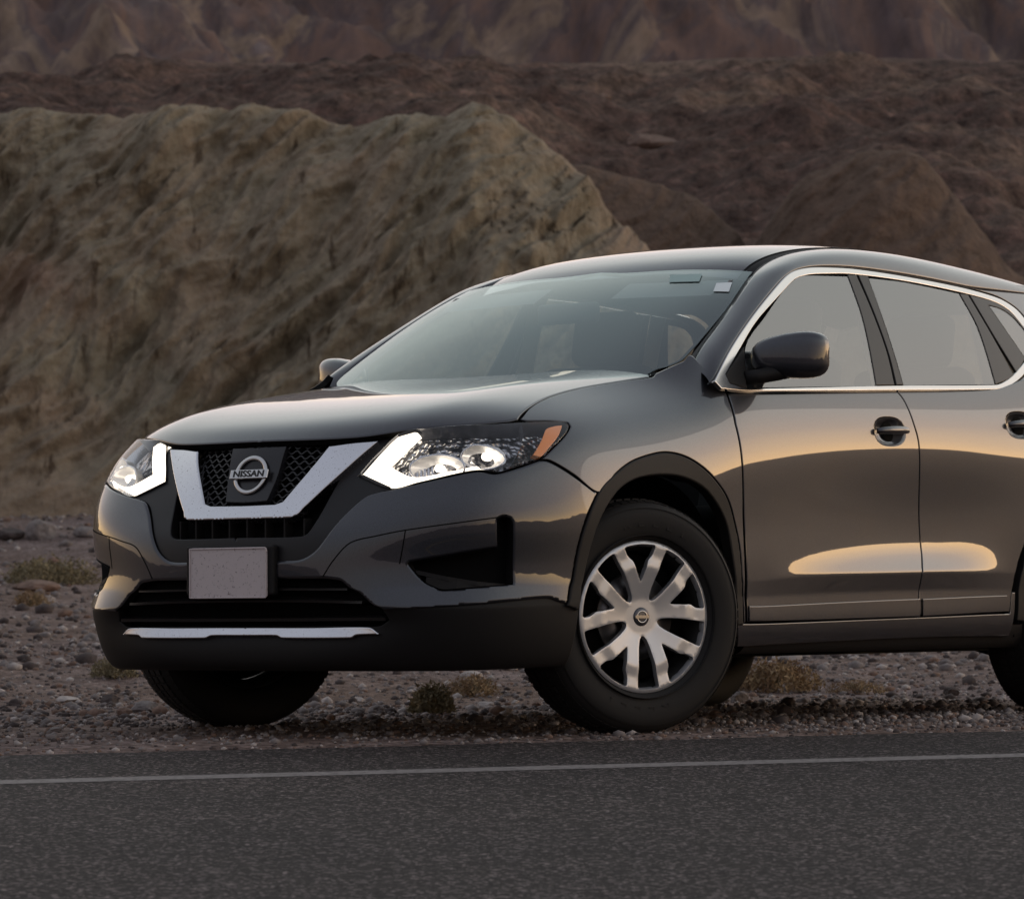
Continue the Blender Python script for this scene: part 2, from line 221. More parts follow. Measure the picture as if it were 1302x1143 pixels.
# side glass sheet: u backwards, v up
SX = [-.25,-.60,-1.0,-1.4,-1.8,-2.2,-2.6,-3.0,-3.4]
SGN = [[(x - .0 * k, yb - (.0, .044, .095, .148, .208)[k] - max(0, -2.2 - x) * .03 * k / 4 - max(0, -2.2 - x) * .04 + (0.0 if x > -3.2 else -.02), 1.06 + (-.25 - x) * .030 + (0, .11, .23, .345, .47)[k]) for k in range(5)]
      for x, yb in zip(SX, (.855,.86,.863,.864,.864,.862,.856,.845,.82))]
SG = Net(pad(SGN))
SURF = {'W': W, 'H': Hs, 'S': WS, 'R': RF, 'G': SG}
T = {
 'hood': ('H', 0, [(0.0,1.039), (1.807,0.995), (2.844,1.426), (4.182,2.206), (4.94,2.867), (5.111,3.193), (4.838,4.106), (4.472,5.198), (4.303,6.267), (4.346,7.516), (4.463,8.579), (4.172,9.0), (4.3,8.75), (3.0,8.62), (1.5,8.6), (0.0,8.6)]),
 'bumper': ('W', 0, [(0.0,9.606), (0.83,9.53), (1.143,9.555), (1.333,9.778), (1.504,10.234), (1.836,11.709), (2.149,12.585), (2.399,12.804), (2.622,12.87), (3.197,13.042), (4.126,13.3), (4.519,13.344), (4.852,13.2), (5.322,13.421), (5.75,13.672), (5.926,13.586), (6.368,12.97), (6.862,12.203), (6.556,10.975), (6.363,9.269), (6.18,6.216), (6.138,5.457), (5.747,6.228), (4.286,5.759), (2.614,4.875), (1.933,8.229), (1.729,8.472), (1.442,8.537), (0.0,8.528)]),
 'foghole': ('W', 0, [(3.054,9.147), (4.843,9.833), (4.834,11.187), (4.94,11.274), (5.058,11.206), (5.101,10.925), (5.115,7.75), (3.731,7.068), (3.5,7.614)]),
 'cladding': ('W', 0, [(0.0,3.682), (1.572,3.669), (2.474,3.613), (2.712,4.027), (2.614,4.875), (4.286,5.759), (5.747,6.228), (6.138,5.457), (6.363,9.269), (6.451,9.178), (6.409,7.811), (6.405,4.716), (6.35,2.0), (6.35,0.9), (5.0,0.85), (3.0,0.8), (1.5,0.8), (0.0,0.8)]),
 'intake': ('W', -0.04, [(0.0,8.741), (1.613,8.765), (1.952,8.46), (2.626,4.495), (2.685,3.815), (2.417,3.299), (0.0,3.565)]),
 'surround': ('W', -0.01, [(0.0,9.574), (0.795,9.499), (1.11,9.524), (1.301,9.752), (1.473,10.217), (1.803,11.759), (2.116,12.638), (2.591,12.924), (1.918,13.758), (2.193,14.764), (2.391,15.353), (2.179,15.429), (2.101,15.408), (1.674,13.952), (1.319,10.983), (1.144,10.609), (0.0,10.598)]),
 'grilleback': ('W', -0.055, [(0.0,15.967), (0.78,15.989), (2.031,16.0), (1.532,14.178), (1.164,11.204), (0.989,10.708), (0.0,10.598)]),
 'vchrome': ('W', 0.01, [(0.0,12.338), (0.587,12.366), (0.712,12.483), (0.989,13.74), (1.273,15.14), (1.725,15.228), (2.197,15.222), (1.948,14.641), (1.707,13.962), (1.378,12.961), (1.101,12.1), (1.037,11.805), (0.926,11.68), (0.0,11.676)]),
 'meshzone': ('W', 0, [(0.0,15.818), (1.398,15.555), (1.009,13.812), (0.744,12.404), (0.0,12.199)]),
 'panel': ('W', -0.015, [(0.0,15.252), (0.499,15.284), (0.452,13.791), (0.375,12.621), (0.0,12.562)]),
 'strip': ('W', 0.006, [(0.0,3.672), (1.288,3.663), (2.329,3.682), (2.517,3.271), (2.1,3.209), (2.004,3.047), (0.701,3.034), (0.59,3.174), (0.0,3.181)]),
 'lamp': ('W', 0, [(1.932,13.666), (2.16,14.524), (2.62,15.605), (3.325,15.69), (4.553,15.686), (5.755,15.299), (6.595,14.98), (6.707,14.868), (6.678,14.76), (6.498,14.549), (6.104,14.157), (5.758,13.735), (5.326,13.471), (4.855,13.25), (4.53,13.394), (4.127,13.352), (3.196,13.078), (2.62,12.909)]),
 'drl': ('W', -0.012, [(1.91,13.777), (2.136,14.64), (2.586,15.657), (2.984,15.645), (3.101,15.455), (2.859,15.0), (2.491,14.076), (3.034,13.424), (3.8,13.497), (4.473,13.651), (4.553,13.512), (4.124,13.478), (3.162,13.216), (2.574,13.077)]),
 'amber': ('W', -0.006, [(6.18,14.864), (6.414,14.925), (6.614,14.9), (6.378,14.607), (6.053,14.212), (5.79,13.833), (5.648,13.922), (5.908,14.446)]),
 'fender': ('W', 0, [(5.824,15.395), (6.347,15.606), (7.092,15.693), (7.744,15.702), (8.382,15.633), (8.871,15.554), (8.993,15.6), (9.626,15.658), (9.935,15.738), (10.117,15.301), (10.358,15.111), (10.273,14.298), (10.34,13.302), (10.388,12.108), (10.422,9.468), (10.444,3.602), (10.378,3.6), (10.288,7.858), (10.193,9.818), (9.83,11.393), (9.214,12.454), (8.727,13.125), (8.4,13.42), (8.088,13.506), (7.614,13.311), (7.263,12.9), (6.878,12.201), (6.368,12.97), (5.926,13.586), (5.75,13.672), (6.097,14.127), (6.487,14.522), (6.694,14.756), (6.723,14.891), (6.417,15.061), (5.943,15.263)]),
 'archtrim': ('W', 0.004, [(6.117,5.22), (6.342,8.953), (6.534,10.795), (6.856,12.198), (7.242,12.894), (7.595,13.303), (8.068,13.498), (8.38,13.413), (8.703,13.121), (9.182,12.453), (9.782,11.391), (10.144,9.81), (10.24,7.847), (10.339,3.467), (10.022,3.46), (9.953,7.769), (9.839,9.182), (9.648,10.559), (9.223,11.567), (8.771,12.272), (8.27,12.669), (7.682,12.675), (7.254,12.232), (6.882,11.141), (6.654,9.62), (6.493,7.782), (6.383,4.666)]),
 'door_front': ('W', 0, [(10.387,15.117), (11.103,15.36), (13.467,15.62), (13.526,15.281), (13.58,14.395), (13.621,13.71), (13.637,12.582), (13.673,9.194), (13.622,7.956), (13.597,4.723), (13.589,3.717), (10.507,3.65), (10.471,9.473), (10.405,12.109), (10.354,13.302), (10.289,14.3)]),
 'door_rear': ('W', 0, [(13.467,15.62), (15.254,15.634), (15.582,15.752), (16.028,15.962), (16.146,15.407), (16.047,13.758), (15.877,11.916), (15.667,10.826), (15.57,9.84), (15.387,8.244), (15.289,4.865), (15.26,3.807), (13.589,3.717), (13.597,4.723), (13.622,7.956), (13.673,9.194), (13.637,12.582), (13.621,13.71), (13.58,14.395), (13.526,15.281)]),
 'rocker': ('W', 0, [(10.378,3.6), (10.509,3.603), (13.59,3.671), (15.26,3.721), (15.289,5.139), (15.373,5.139), (15.345,1.832), (13.446,2.009), (10.969,1.826), (10.304,1.857), (10.065,3.545)]),
 'chromeout': ('G', 0.004, [(0.45,0.28), (0.833,1.113), (1.279,1.936), (1.712,2.673), (2.133,3.321), (2.35,3.555), (2.64,3.689), (3.014,3.736), (3.384,3.737), (4.159,3.628), (5.272,3.379), (5.831,3.172), (6.089,2.908), (6.197,2.594), (6.289,1.997), (6.185,1.539), (5.715,0.804), (5.344,0.396), (4.986,0.224), (3.233,0.12), (0.942,0.0), (0.519,0.053)]),
 'chromein': ('G', 0.004, [(0.66,0.473), (1.023,1.213), (1.4,1.946), (1.773,2.544), (2.289,3.295), (2.537,3.468), (2.839,3.538), (3.293,3.581), (4.122,3.487), (5.167,3.236), (5.721,3.037), (5.969,2.77), (6.102,2.291), (6.133,1.883), (5.965,1.423), (5.592,0.897), (5.286,0.547), (5.02,0.379), (3.261,0.269), (0.966,0.082), (0.674,0.221)]),
 'sail': ('G', 0.003, [(0.664,0.477), (1.108,1.289), (0.998,0.631), (0.921,0.084), (0.678,0.225)]),
 'glass_front': ('G', 0, [(1.135,1.28), (1.627,2.206), (2.072,2.999), (2.274,3.277), (2.479,3.444), (3.193,3.507), (3.157,2.305), (2.952,0.245), (0.937,0.108)]),
 'glass_rear': ('G', 0, [(3.54,3.503), (4.127,3.446), (5.056,3.216), (5.134,2.211), (5.041,0.396), (3.41,0.291), (3.459,1.431)]),
 'glass_quarter': ('G', 0, [(5.56,2.938), (5.824,2.82), (6.0,2.565), (6.111,2.198), (6.108,1.847), (5.861,1.281), (5.703,2.133)]),
 'frame_front': ('G', 0.003, [(3.196,3.562), (3.348,3.58), (3.354,2.583), (3.329,1.331), (3.252,0.272), (2.943,0.258), (3.143,2.292)]),
 'frame_rear_a': ('G', 0.003, [(3.375,3.584), (3.536,3.558), (3.445,1.419), (3.399,0.292), (3.281,0.286), (3.348,1.333), (3.373,2.585)]),
 'frame_rear_b': ('G', 0.003, [(5.046,3.226), (5.211,3.21), (5.344,1.939), (5.465,0.69), (5.291,0.551), (5.025,0.383), (5.117,2.198)]),
 'frame_quarter': ('G', 0.003, [(5.24,3.201), (5.727,3.042), (5.976,2.775), (6.109,2.296), (6.089,1.833), (6.092,2.183), (5.981,2.55), (5.805,2.805), (5.542,2.923), (5.685,2.119), (5.843,1.269), (5.539,0.796), (5.377,1.942)]),
 'ws': ('S', 0, [(0.0,3.692), (0.686,3.6), (1.603,3.657), (2.26,3.651), (3.283,3.591), (3.579,2.297), (3.643,1.342), (3.639,0.94), (3.614,0.674), (3.476,0.49), (3.316,0.386), (3.2,0.15), (2.0,0.12), (0.0,0.1)]),
 'dpillar': ('G', -0.002, [(5.11,3.478), (5.58,3.346), (5.878,3.226), (6.136,2.964), (6.262,2.652), (6.346,2.027), (6.241,1.567), (5.76,0.804), (5.371,0.395), (6.2,0.05), (7.9,0.05), (7.9,3.7), (6.2,3.7), (5.6,3.68), (5.05,3.66)]),
 'stick1': ('S', 0.003, [(1.657,3.389), (2.311,3.401), (2.464,3.074), (1.865,3.057)]),
 'stick2': ('S', 0.003, [(2.868,3.015), (3.169,3.062), (3.322,2.714), (3.004,2.711)]),
 'ap_in': ('S', 0, [(3.74,0.877), (3.727,1.254), (3.628,2.292), (3.332,3.597)]),
 'ap_out': ('G', 0, [(0.451,0.272), (0.839,1.128), (1.285,1.952), (1.718,2.69), (2.146,3.35), (2.371,3.585), (2.661,3.719), (3.035,3.766), (3.406,3.767), (4.182,3.659), (5.054,3.475)]),
 'roofedge': ('R', 0, [(0.0,5.422), (0.63,0.647), (1.7,0.727), (2.536,0.764), (3.721,0.951)]),
 'handle': ('W', 0, [(12.974,14.127), (13.075,14.507), (13.286,14.626), (13.483,14.512), (13.553,14.127), (13.492,13.741), (13.292,13.478), (13.082,13.657)]),
 'pod': ('W', -0.0, [(1.586,8.674), (1.769,9.478), (2.053,10.297), (2.514,10.573), (3.006,10.769), (4.735,11.256), (5.0,11.377), (5.111,10.889), (5.115,7.75), (3.739,7.028), (3.523,7.611), (3.054,9.147), (2.955,9.119)]),
 'podline': ('W', 0, [(3.006,10.769), (2.972,10.16), (2.899,9.126)]),
}
# ---------- materials of the car ----------
M = {}
def make_mats():
    m = M['paint'] = mat('metallic_paint', (.050, .047, .046), .40, .8, 1.0, .015); m.node_tree.nodes['Principled BSDF'].inputs['Coat IOR'].default_value = 1.6
    nt, b = nodes(m)
    n = noise_node(nt, 900, 1, .5); r = ramp(nt, n.outputs[0], [(.35, (.022,.0235,.030)), (.7, (.054,.057,.070))])
    d = noise_node(nt, 3.5, 6, .65); dr = ramp(nt, d.outputs[0], [(.45, (0,0,0)), (.8, (.25,.25,.25))])
    nt.links.new(mix(nt, dr.outputs[0], r.outputs[0], (.05,.043,.038)), b.inputs['Base Color'])
    cr = ramp(nt, noise_node(nt, 60, 5, .7).outputs[0], [(.4, (.012,)*3), (.85, (.06,)*3)])
    nt.links.new(cr.outputs[0], b.inputs['Coat Roughness'])
    m = M['plastic'] = mat('black_plastic', (.010,.009,.009), .6, spec=.25)
    nt, b = nodes(m); bump(nt, b, noise_node(nt, 900, 2).outputs[0], .25, .0006)
    M['gloss'] = mat('satin_black', (.022,.020,.019), .38, spec=.35)
    M['surround'] = mat('dark_grey_plastic', (.011,.010,.011), .42, spec=.35); M['panel'] = mat('emblem_backing', (.016,.016,.019), .28, spec=.5)
    M['void'] = mat('dark_void', (.004,.004,.004), .9, spec=.1)
    M['mesh'] = mat('grille_plastic', (.010,.009,.009), .35)
    m = M['chrome'] = mat('chrome', (.72,.72,.75), .10, 1.0)
    nt, b = nodes(m); s = noise_node(nt, 150, 3, .8); r = ramp(nt, s.outputs[0], [(.62, (.74,.74,.77)), (.69, (.22,.19,.17))])
    nt.links.new(r.outputs[0], b.inputs['Base Color'])
    r2 = ramp(nt, s.outputs[0], [(.60, (.16,)*3), (.70, (.7,)*3)]); nt.links.new(r2.outputs[0], b.inputs['Roughness'])
    M['chrome2'] = mat('bright_trim', (.60,.59,.58), .16, 1.0)
    M['rubber'] = mat('tyre_rubber', (.012,.011,.011), .72, spec=.3)
    M['silver'] = mat('silver_wheel', (.52,.525,.545), .34, .6, .35)
    M['steel'] = mat('dark_steel', (.03,.03,.03), .5, .6)
    M['disc'] = mat('brake_disc', (.18,.17,.17), .35, .9)
    m = M['glass'] = mat('side_glass', (.42,.46,.44), .0, ior=1.5)
    for nm, col, ts in (('glass', (.10,.115,.11), .30), ('ws', (.80,.88,.87), 1.0), ('lens', (.93,.94,.95), .95)):
        m = M[nm] = bpy.data.materials.new(nm + '_pane'); m.use_nodes = True; nt = m.node_tree
        nt.nodes.clear(); o = nt.nodes.new('ShaderNodeOutputMaterial'); t = nt.nodes.new('ShaderNodeBsdfTransparent'); g = nt.nodes.new('ShaderNodeBsdfGlossy')
        t.inputs[0].default_value = (*[c * (ts if nm != 'lens' else 1) for c in col], 1) if nm != 'glass' else (.80,.84,.82,1)
        g.inputs['Roughness'].default_value = .008 if nm != 'lens' else .02; g.inputs[0].default_value = (.90,1,1,1) if nm == 'ws' else (1,1,1,1)
        fr = nt.nodes.new('ShaderNodeFresnel'); gm = nt.nodes.new('ShaderNodeNewGeometry'); m1 = nt.nodes.new('ShaderNodeMath'); m1.operation = 'MULTIPLY_ADD'; nt.links.new(gm.outputs['Backfacing'], m1.inputs[0]); m1.inputs[1].default_value = -2; m1.inputs[2].default_value = 1
        m2 = nt.nodes.new('ShaderNodeMath'); m2.operation = 'POWER'; m2.inputs[0].default_value = {'glass': 2.45, 'ws': 2.3, 'lens': 1.45}[nm]; nt.links.new(m1.outputs[0], m2.inputs[1]); nt.links.new(m2.outputs[0], fr.inputs[0])
        mx = nt.nodes.new('ShaderNodeMixShader'); nt.links.new(fr.outputs[0], mx.inputs[0]); nt.links.new(t.outputs[0], mx.inputs[1]); nt.links.new(g.outputs[0], mx.inputs[2]); nt.links.new(mx.outputs[0], o.inputs[0])
    M['drl'] = mat('daytime_running_light', (.9,.9,.88), .3, emit=(1, .86, .68), es=2.6)
    M['reflector'] = mat('lamp_reflector', (.80,.80,.82), .20, .85)
    m = M['sparkle'] = mat('faceted_reflector', (.50,.50,.52), .18, .9); nt, b = nodes(m)
    vq = nt.nodes.new('ShaderNodeTexVoronoi'); vq.inputs['Scale'].default_value = 55; tq = nt.nodes.new('ShaderNodeTexCoord'); nt.links.new(tq.outputs['Object'], vq.inputs['Vector']); bump(nt, b, vq.outputs['Distance'], 1.0, .02)
    cq = ramp(nt, noise_node(nt, 22, 2).outputs[0], [(.42, (.03,.03,.035)), (.56, (.62,.62,.64))]); nt.links.new(cq.outputs[0], b.inputs['Base Color'])
    M['bulb'] = mat('lit_bulb', (.9,.9,.88), .3, emit=(1, .88, .72), es=3.0)
    M['reflector_dark'] = mat('lamp_bezel', (.10,.10,.11), .28, .7)
    M['amber'] = mat('amber_lens', (.85,.26,.03), .15, .0, coat=1, emit=(1,.3,.03), es=.02)
    m = M['plate'] = mat('blank_plate', (.40,.36,.36), .5)
    nt, b = nodes(m); s = noise_node(nt, 80, 5, .85); r = ramp(nt, s.outputs[0], [(.585, (.58,.51,.51)), (.625, (.16,.13,.13))])
    nt.links.new(r.outputs[0], b.inputs['Base Color'])
    M['fabric'] = mat('seat_fabric', (.03,.03,.031), .9)
    M['dash'] = mat('dashboard', (.02,.02,.022), .6)
    M['headliner'] = mat('headliner', (.28,.27,.26), .95)
    M['inner'] = mat('inner_trim', (.16,.155,.15), .9)
    M['sticker'] = mat('sticker', (.30,.42,.40), .6)
    M['sticker2'] = mat('sticker_white', (.75,.80,.80), .6)
make_mats()

# ---------- trimmed surface patches ----------
KU = {'W': .30, 'H': .13, 'S': .2, 'R': .2, 'G': .4}; KV = {'W': .062, 'H': .115, 'S': .2, 'R': .35, 'G': .11}
def rnd_path(P, closed=True, sub=5, ang=38, keep_c=True):
    """Catmull-Rom through the points, keeping sharp corners sharp"""
    P = np.asarray(P, float); n = len(P); out = []
    corner = []
    for i in range(n):
        a = P[i] - P[i - 1]; b = P[(i + 1) % n] - P[i]
        c = (a @ b) / (np.linalg.norm(a) * np.linalg.norm(b) + 1e-12)
        corner.append(math.degrees(math.acos(max(-1, min(1, c)))) > ang or (not closed and i in (0, n - 1)))
    rg = range(n) if closed else range(n - 1)
    for i in rg:
        j = (i + 1) % n
        p0 = P[i] if corner[i] else P[i - 1]; p3 = P[j] if corner[j] else P[(j + 1) % n]
        L = np.linalg.norm(P[j] - P[i]); m = max(1, min(120, int(L / .007)))
        t0 = 0 if corner[i] else (P[j] - p0) / 2; t1 = 0 if corner[j] else (p3 - P[i]) / 2
        if corner[i]: t0 = P[j] - P[i]
        if corner[j]: t1 = P[j] - P[i]
        l0 = np.linalg.norm(t0); l1 = np.linalg.norm(t1)
        if l0 > L: t0 = t0 * L / l0
        if l1 > L: t1 = t1 * L / l1
        for k in range(m):
            t = k / m
            out.append((2*t**3-3*t*t+1) * P[i] + (t**3-2*t*t+t) * t0 + (3*t*t-2*t**3) * P[j] + (t**3-t*t) * t1)
    if not closed: out.append(P[-1])
    return np.array(out)
def inside(P, poly):
    x, y = P[:, 0], P[:, 1]; c = np.zeros(len(P), bool); n = len(poly); j = n - 1
    for i in range(n):
        xi, yi = poly[i]; xj, yj = poly[j]
        m = ((yi > y) != (yj > y)) & (x < (xj - xi) * (y - yi) / (yj - yi + 1e-15) + xi)
        c ^= m; j = i
    return c
def dist_poly(P, poly):
    d = np.full(len(P), 1e9)
    for i in range(len(poly)):
        a = poly[i - 1]; b = poly[i]; ab = b - a; t = np.clip(((P - a) @ ab) / (ab @ ab + 1e-15), 0, 1)
        d = np.minimum(d, np.linalg.norm(P - a - t[:, None] * ab, axis=1))
    return d
def inset(S, uv, dist, sym):
    """move a closed uv outline inwards by a true distance on the surface"""
    n = len(uv); P = S(uv[:, 0], uv[:, 1]); N = S.normal(uv[:, 0], uv[:, 1]); out = uv.copy()
    area = 0.5 * sum(uv[i - 1][0] * uv[i][1] - uv[i][0] * uv[i - 1][1] for i in range(n)); s = 1 if area > 0 else -1
    h = 1e-3
    for i in range(n):
        if sym and uv[i][0] < 1e-3: continue
        t = P[(i + 1) % n] - P[i - 1]; L = np.linalg.norm(t)
        if L < 1e-9: continue
        w = np.cross(N[i], t / L) * s * dist
        u, v = uv[i]
        su = (S(min(u + h, S.nu - 1e-6), v) - S(max(u - h, 0), v)) / (min(u + h, S.nu) - max(u - h, 0))
        sv = (S(u, min(v + h, S.nv - 1e-6)) - S(u, max(v - h, 0))) / (min(v + h, S.nv) - max(v - h, 0))
        A = np.stack([su, sv], 1); d = np.linalg.lstsq(A, w, rcond=None)[0]
        out[i] = uv[i] + d
    out[:, 0] = np.clip(out[:, 0], 0, S.nu - 1e-6); out[:, 1] = np.clip(out[:, 1], 0, S.nv - 1e-6)
    return out
def patch_data(S, key, outer, holes=(), off=0., flange=.012, gap=.0022, edge=.004, step=.02, drop=.0016, ang=38, fl=None):
    k = np.array([KU[key], KV[key]])
    sym = any(p[0] < 1e-3 for p in outer)
    loops = []
    o = rnd_path(np.asarray(outer) * k, ang=ang) / k
    if sym: o[:, 0] = np.where(o[:, 0] < .02, 0, o[:, 0])
    loops.append(inset(S, o, gap, sym))
    for h in holes:
        q = rnd_path(np.asarray(h) * k, ang=ang) / k; loops.append(inset(S, q, -gap, False))
    pts = []; edges = []; lid = []
    for li, l in enumerate(loops):
        b = len(pts); n = len(l)
        for i in range(n): pts.append(l[i] * k); edges.append((b + i, b + (i + 1) % n)); lid.append(li)
    nb = len(pts)
    lo = loops[0] * k; mn = lo.min(0); mx = lo.max(0)
    # spacing in scaled units
    gx = np.arange(mn[0], mx[0], step * 1.0); gy = np.arange(mn[1], mx[1], step * .9)
    G = np.array(np.meshgrid(gx, gy, indexing='ij')).reshape(2, -1).T
    G[:, 0] += (np.arange(len(G)) % 2) * 1e-4
    ok = inside(G, lo)
    for l in loops[1:]: ok &= ~inside(G, l * k)
    G = G[ok]
    for l in loops: G = G[dist_poly(G, l * k) > step * .45]
    ring = []; redges = []
    if edge:
        for li, l in enumerate(loops):
            r = inset(S, l, edge if li == 0 else -edge, sym) * k
            okr = inside(r, lo)
            for q in loops[1:]: okr &= ~inside(r, q * k)
            okr &= dist_poly(r, l * k) > .15 * edge
            b0 = len(ring); idx = {}
            for i in range(len(r)):
                if okr[i]: idx[i] = len(ring); ring.append(r[i])
            for i in range(len(r)):
                j = (i + 1) % len(r)
                if i in idx and j in idx and (r[j] - r[i]) @ ((l[j] - l[i]) * k) > 0: redges.append((idx[i], idx[j]))
        ring = np.array(ring) if ring else np.zeros((0, 2))
        if len(ring) and len(G):
            keepg = np.ones(len(G), bool)
            for li, l in enumerate(loops): keepg &= dist_poly(G, l * k) > step * .5
            G = G[keepg]
            near_ = dist_poly(G, lo) < 3 * step
            for l in loops[1:]: near_ |= dist_poly(G, l * k) < 3 * step
            keepg = np.ones(len(G), bool); ni = np.where(near_)[0]
            for c0 in range(0, len(ni), 400):
                q_ = G[ni[c0:c0 + 400]]; keepg[ni[c0:c0 + 400]] = ((q_[:, None] - ring[None]) ** 2).sum(-1).min(1) > (.25 * step) ** 2
            G = G[keepg]
    edges = edges + [(a_ + len(pts) + len(G), b_ + len(pts) + len(G)) for a_, b_ in redges]
    allp = [Vector(p) for p in pts] + [Vector(p) for p in G] + [Vector(p) for p in (ring if edge else [])]
    v2, e2, f2, ov, oe, of = delaunay_2d_cdt(allp, edges, [], 0, 1e-7)
    V2 = np.array([tuple(v) for v in v2]); F = np.array([tuple(f) for f in f2 if len(f) == 3])
    C = V2[F].mean(1); ok = inside(C, lo)
    for l in loops[1:]: ok &= ~inside(C, l * k)
    F = F[ok]
    a = V2[F[:, 1]] - V2[F[:, 0]]; b = V2[F[:, 2]] - V2[F[:, 0]]; cr = a[:, 0] * b[:, 1] - a[:, 1] * b[:, 0]
    F = F[abs(cr) > 1e-10]; cr = cr[abs(cr) > 1e-10]
    F[cr < 0] = F[cr < 0][:, ::-1]
    uv = V2 / k; P = S(uv[:, 0], uv[:, 1]); N = S.normal(uv[:, 0], uv[:, 1]); P = P + off * N
    # boundary edges of the final triangulation
    from collections import Counter
    cnt = Counter(); dirn = {}
    for f in F:
        for x, y in ((f[0], f[1]), (f[1], f[2]), (f[2], f[0])):
            cnt[(min(x, y), max(x, y))] += 1; dirn[(min(x, y), max(x, y))] = (x, y)
    bd = [dirn[e] for e, c in cnt.items() if c == 1]
    if sym: bd = [(x, y) for x, y in bd if not (V2[x][0] < 1e-4 * k[0] + 1e-6 and V2[y][0] < 1e-4 * k[0] + 1e-6)]
    NV = N.copy(); side = {}
    for x, y in bd:
        d = P[y] - P[x]; w = np.cross(d, N[x]); w /= np.linalg.norm(w) + 1e-12
        side[x] = side.get(x, 0) + w; side[y] = side.get(y, 0) + w
    V = list(P); NV = list(NV); Fl = [tuple(f) for f in F]
    fmap = {}
    if edge:
        for i, w in side.items():
            w = w / (np.linalg.norm(w) + 1e-12)
            n = N[i] + w * 1.3; NV[i] = n / np.linalg.norm(n); V[i] = P[i] - N[i] * drop
    if flange:
        for i, w in side.items():
            w = w / (np.linalg.norm(w) + 1e-12)
            fmap[i] = (len(V), len(V) + 1); V.append(V[i]); NV.append(w); V.append(V[i] - N[i] * flange); NV.append(w)
        for x, y in bd:
            Fl.append((fmap[y][0], fmap[x][0], fmap[x][1], fmap[y][1]))
    return np.array(V), np.array(NV), Fl
def mirror_data(D):
    V, N, F = D
    return V * [1, -1, 1], N * [1, -1, 1], [tuple(reversed(f)) for f in F]
def join_data(*Ds):
    V = np.concatenate([d[0] for d in Ds]); N = np.concatenate([d[1] for d in Ds]); F = []; b = 0
    for d in Ds:
        F += [tuple(int(i) + b for i in f) for f in d[2]]; b += len(d[0])
    return V, N, F
def solid(name, D, m, parent):
    o = mesh_obj(name, D[0], D[2], [m, M['void']] if m is M.get('paint') else m, parent, D[1])
    if m is M.get('paint'):
        for pl in o.data.polygons:
            if len(pl.vertices) == 4: pl.material_index = 1
    return o
def patch(name, key, m, parent, tn=None, side='L', holes=(), off=None, xholes=(), **kw):
    """side L / R / B (both halves in one mesh)"""
    tn = tn or name; sk, o, pts = T[tn]
    D = patch_data(SURF[sk], sk, pts, [T[h][2] for h in holes] + list(xholes), o if off is None else off, **kw)
    if side == 'R': D = mirror_data(D)
    if side == 'B': D = join_data(D, mirror_data(D))
    return solid(name, D, m, parent)
def frame_data(outer_n, inner_n, flange=.01, **kw):
    sk, o, pts = T[outer_n]
    return patch_data(SURF[sk], sk, pts, [T[inner_n][2]], o, flange, **kw)

def curve_pts(tn, n=None, sub=1):
    sk, o, pts = T[tn]; k = np.array([KU[sk], KV[sk]]); q = rnd_path(np.asarray(pts) * k, closed=False) / k
    S = SURF[sk]; P = S(q[:, 0], q[:, 1]); N = S.normal(q[:, 0], q[:, 1])
    return P + o * N, N
def resample(P, n, t0=0, t1=1):
    P = np.asarray(P, float); d = np.r_[0, np.cumsum(np.linalg.norm(np.diff(P, axis=0), axis=1))]; t = np.linspace(t0, t1, n) * d[-1]
    return np.stack([np.interp(t, d, P[:, i]) for i in range(P.shape[1])], 1)
def grid_mesh(name, P, m, parent=None, flip=False, closed_u=False, closed_v=False, caps=False):
    P = np.asarray(P, float); a, b = P.shape[:2]; F = []
    for i in range(a - (0 if closed_u else 1)):
        for j in range(b - (0 if closed_v else 1)):
            q = (i * b + j, ((i + 1) % a) * b + j, ((i + 1) % a) * b + (j + 1) % b, i * b + (j + 1) % b)
            F.append(q[::-1] if flip else q)
    if caps:
        F.append(tuple(range(b))[::-1] if not flip else tuple(range(b))); F.append(tuple((a - 1) * b + j for j in range(b)) if not flip else tuple((a - 1) * b + j for j in range(b))[::-1])
    return mesh_obj(name, P.reshape(-1, 3), F, m, parent)
def tube_data(path, r, n=8, closed=False):
    path = np.asarray(path, float); V = []; F = []; m = len(path)
    for i in range(m):
        t = path[(i + 1) % m if closed else min(i + 1, m - 1)] - path[i - 1 if (closed or i) else 0]; t /= np.linalg.norm(t) + 1e-12
        a = np.cross(t, [0, 0, 1.]); a = a if np.linalg.norm(a) > .05 else np.cross(t, [0, 1., 0]); a /= np.linalg.norm(a); b = np.cross(t, a)
        rr = r if np.isscalar(r) else r[i]
        for k in range(n):
            c = 2 * math.pi * k / n; V.append(path[i] + rr * (math.cos(c) * a + math.sin(c) * b))
    for i in range(m if closed else m - 1):
        for k in range(n):
            F.append((i * n + k, i * n + (k + 1) % n, ((i + 1) % m) * n + (k + 1) % n, ((i + 1) % m) * n + k))
    if not closed: F += [tuple(range(n))[::-1], tuple((m - 1) * n + k for k in range(n))]
    return V, F
def multi(name, parts, m, parent=None, smooth=True):
    V = []; F = []
    for v, f in parts:
        b = len(V); V += list(v); F += [tuple(i + b for i in q) for q in f]
    return mesh_obj(name, V, F, m, parent, smooth=smooth)
def box_data(c, s, rot=None):
    V = []; 
    for x in (-.5, .5):
        for y in (-.5, .5):
            for z in (-.5, .5):
                v = np.array([x * s[0], y * s[1], z * s[2]]); v = v if rot is None else rot @ v; V.append(v + np.array(c))
    return V, [(0,1,3,2),(4,6,7,5),(0,4,5,1),(2,3,7,6),(0,2,6,4),(1,5,7,3)]
def bevel(o, w=.004, seg=2, ang=40):
    b = o.modifiers.new('bevel', 'BEVEL'); b.width = w; b.segments = seg; b.limit_method = 'ANGLE'; b.angle_limit = R(ang); b.harden_normals = False
    return o
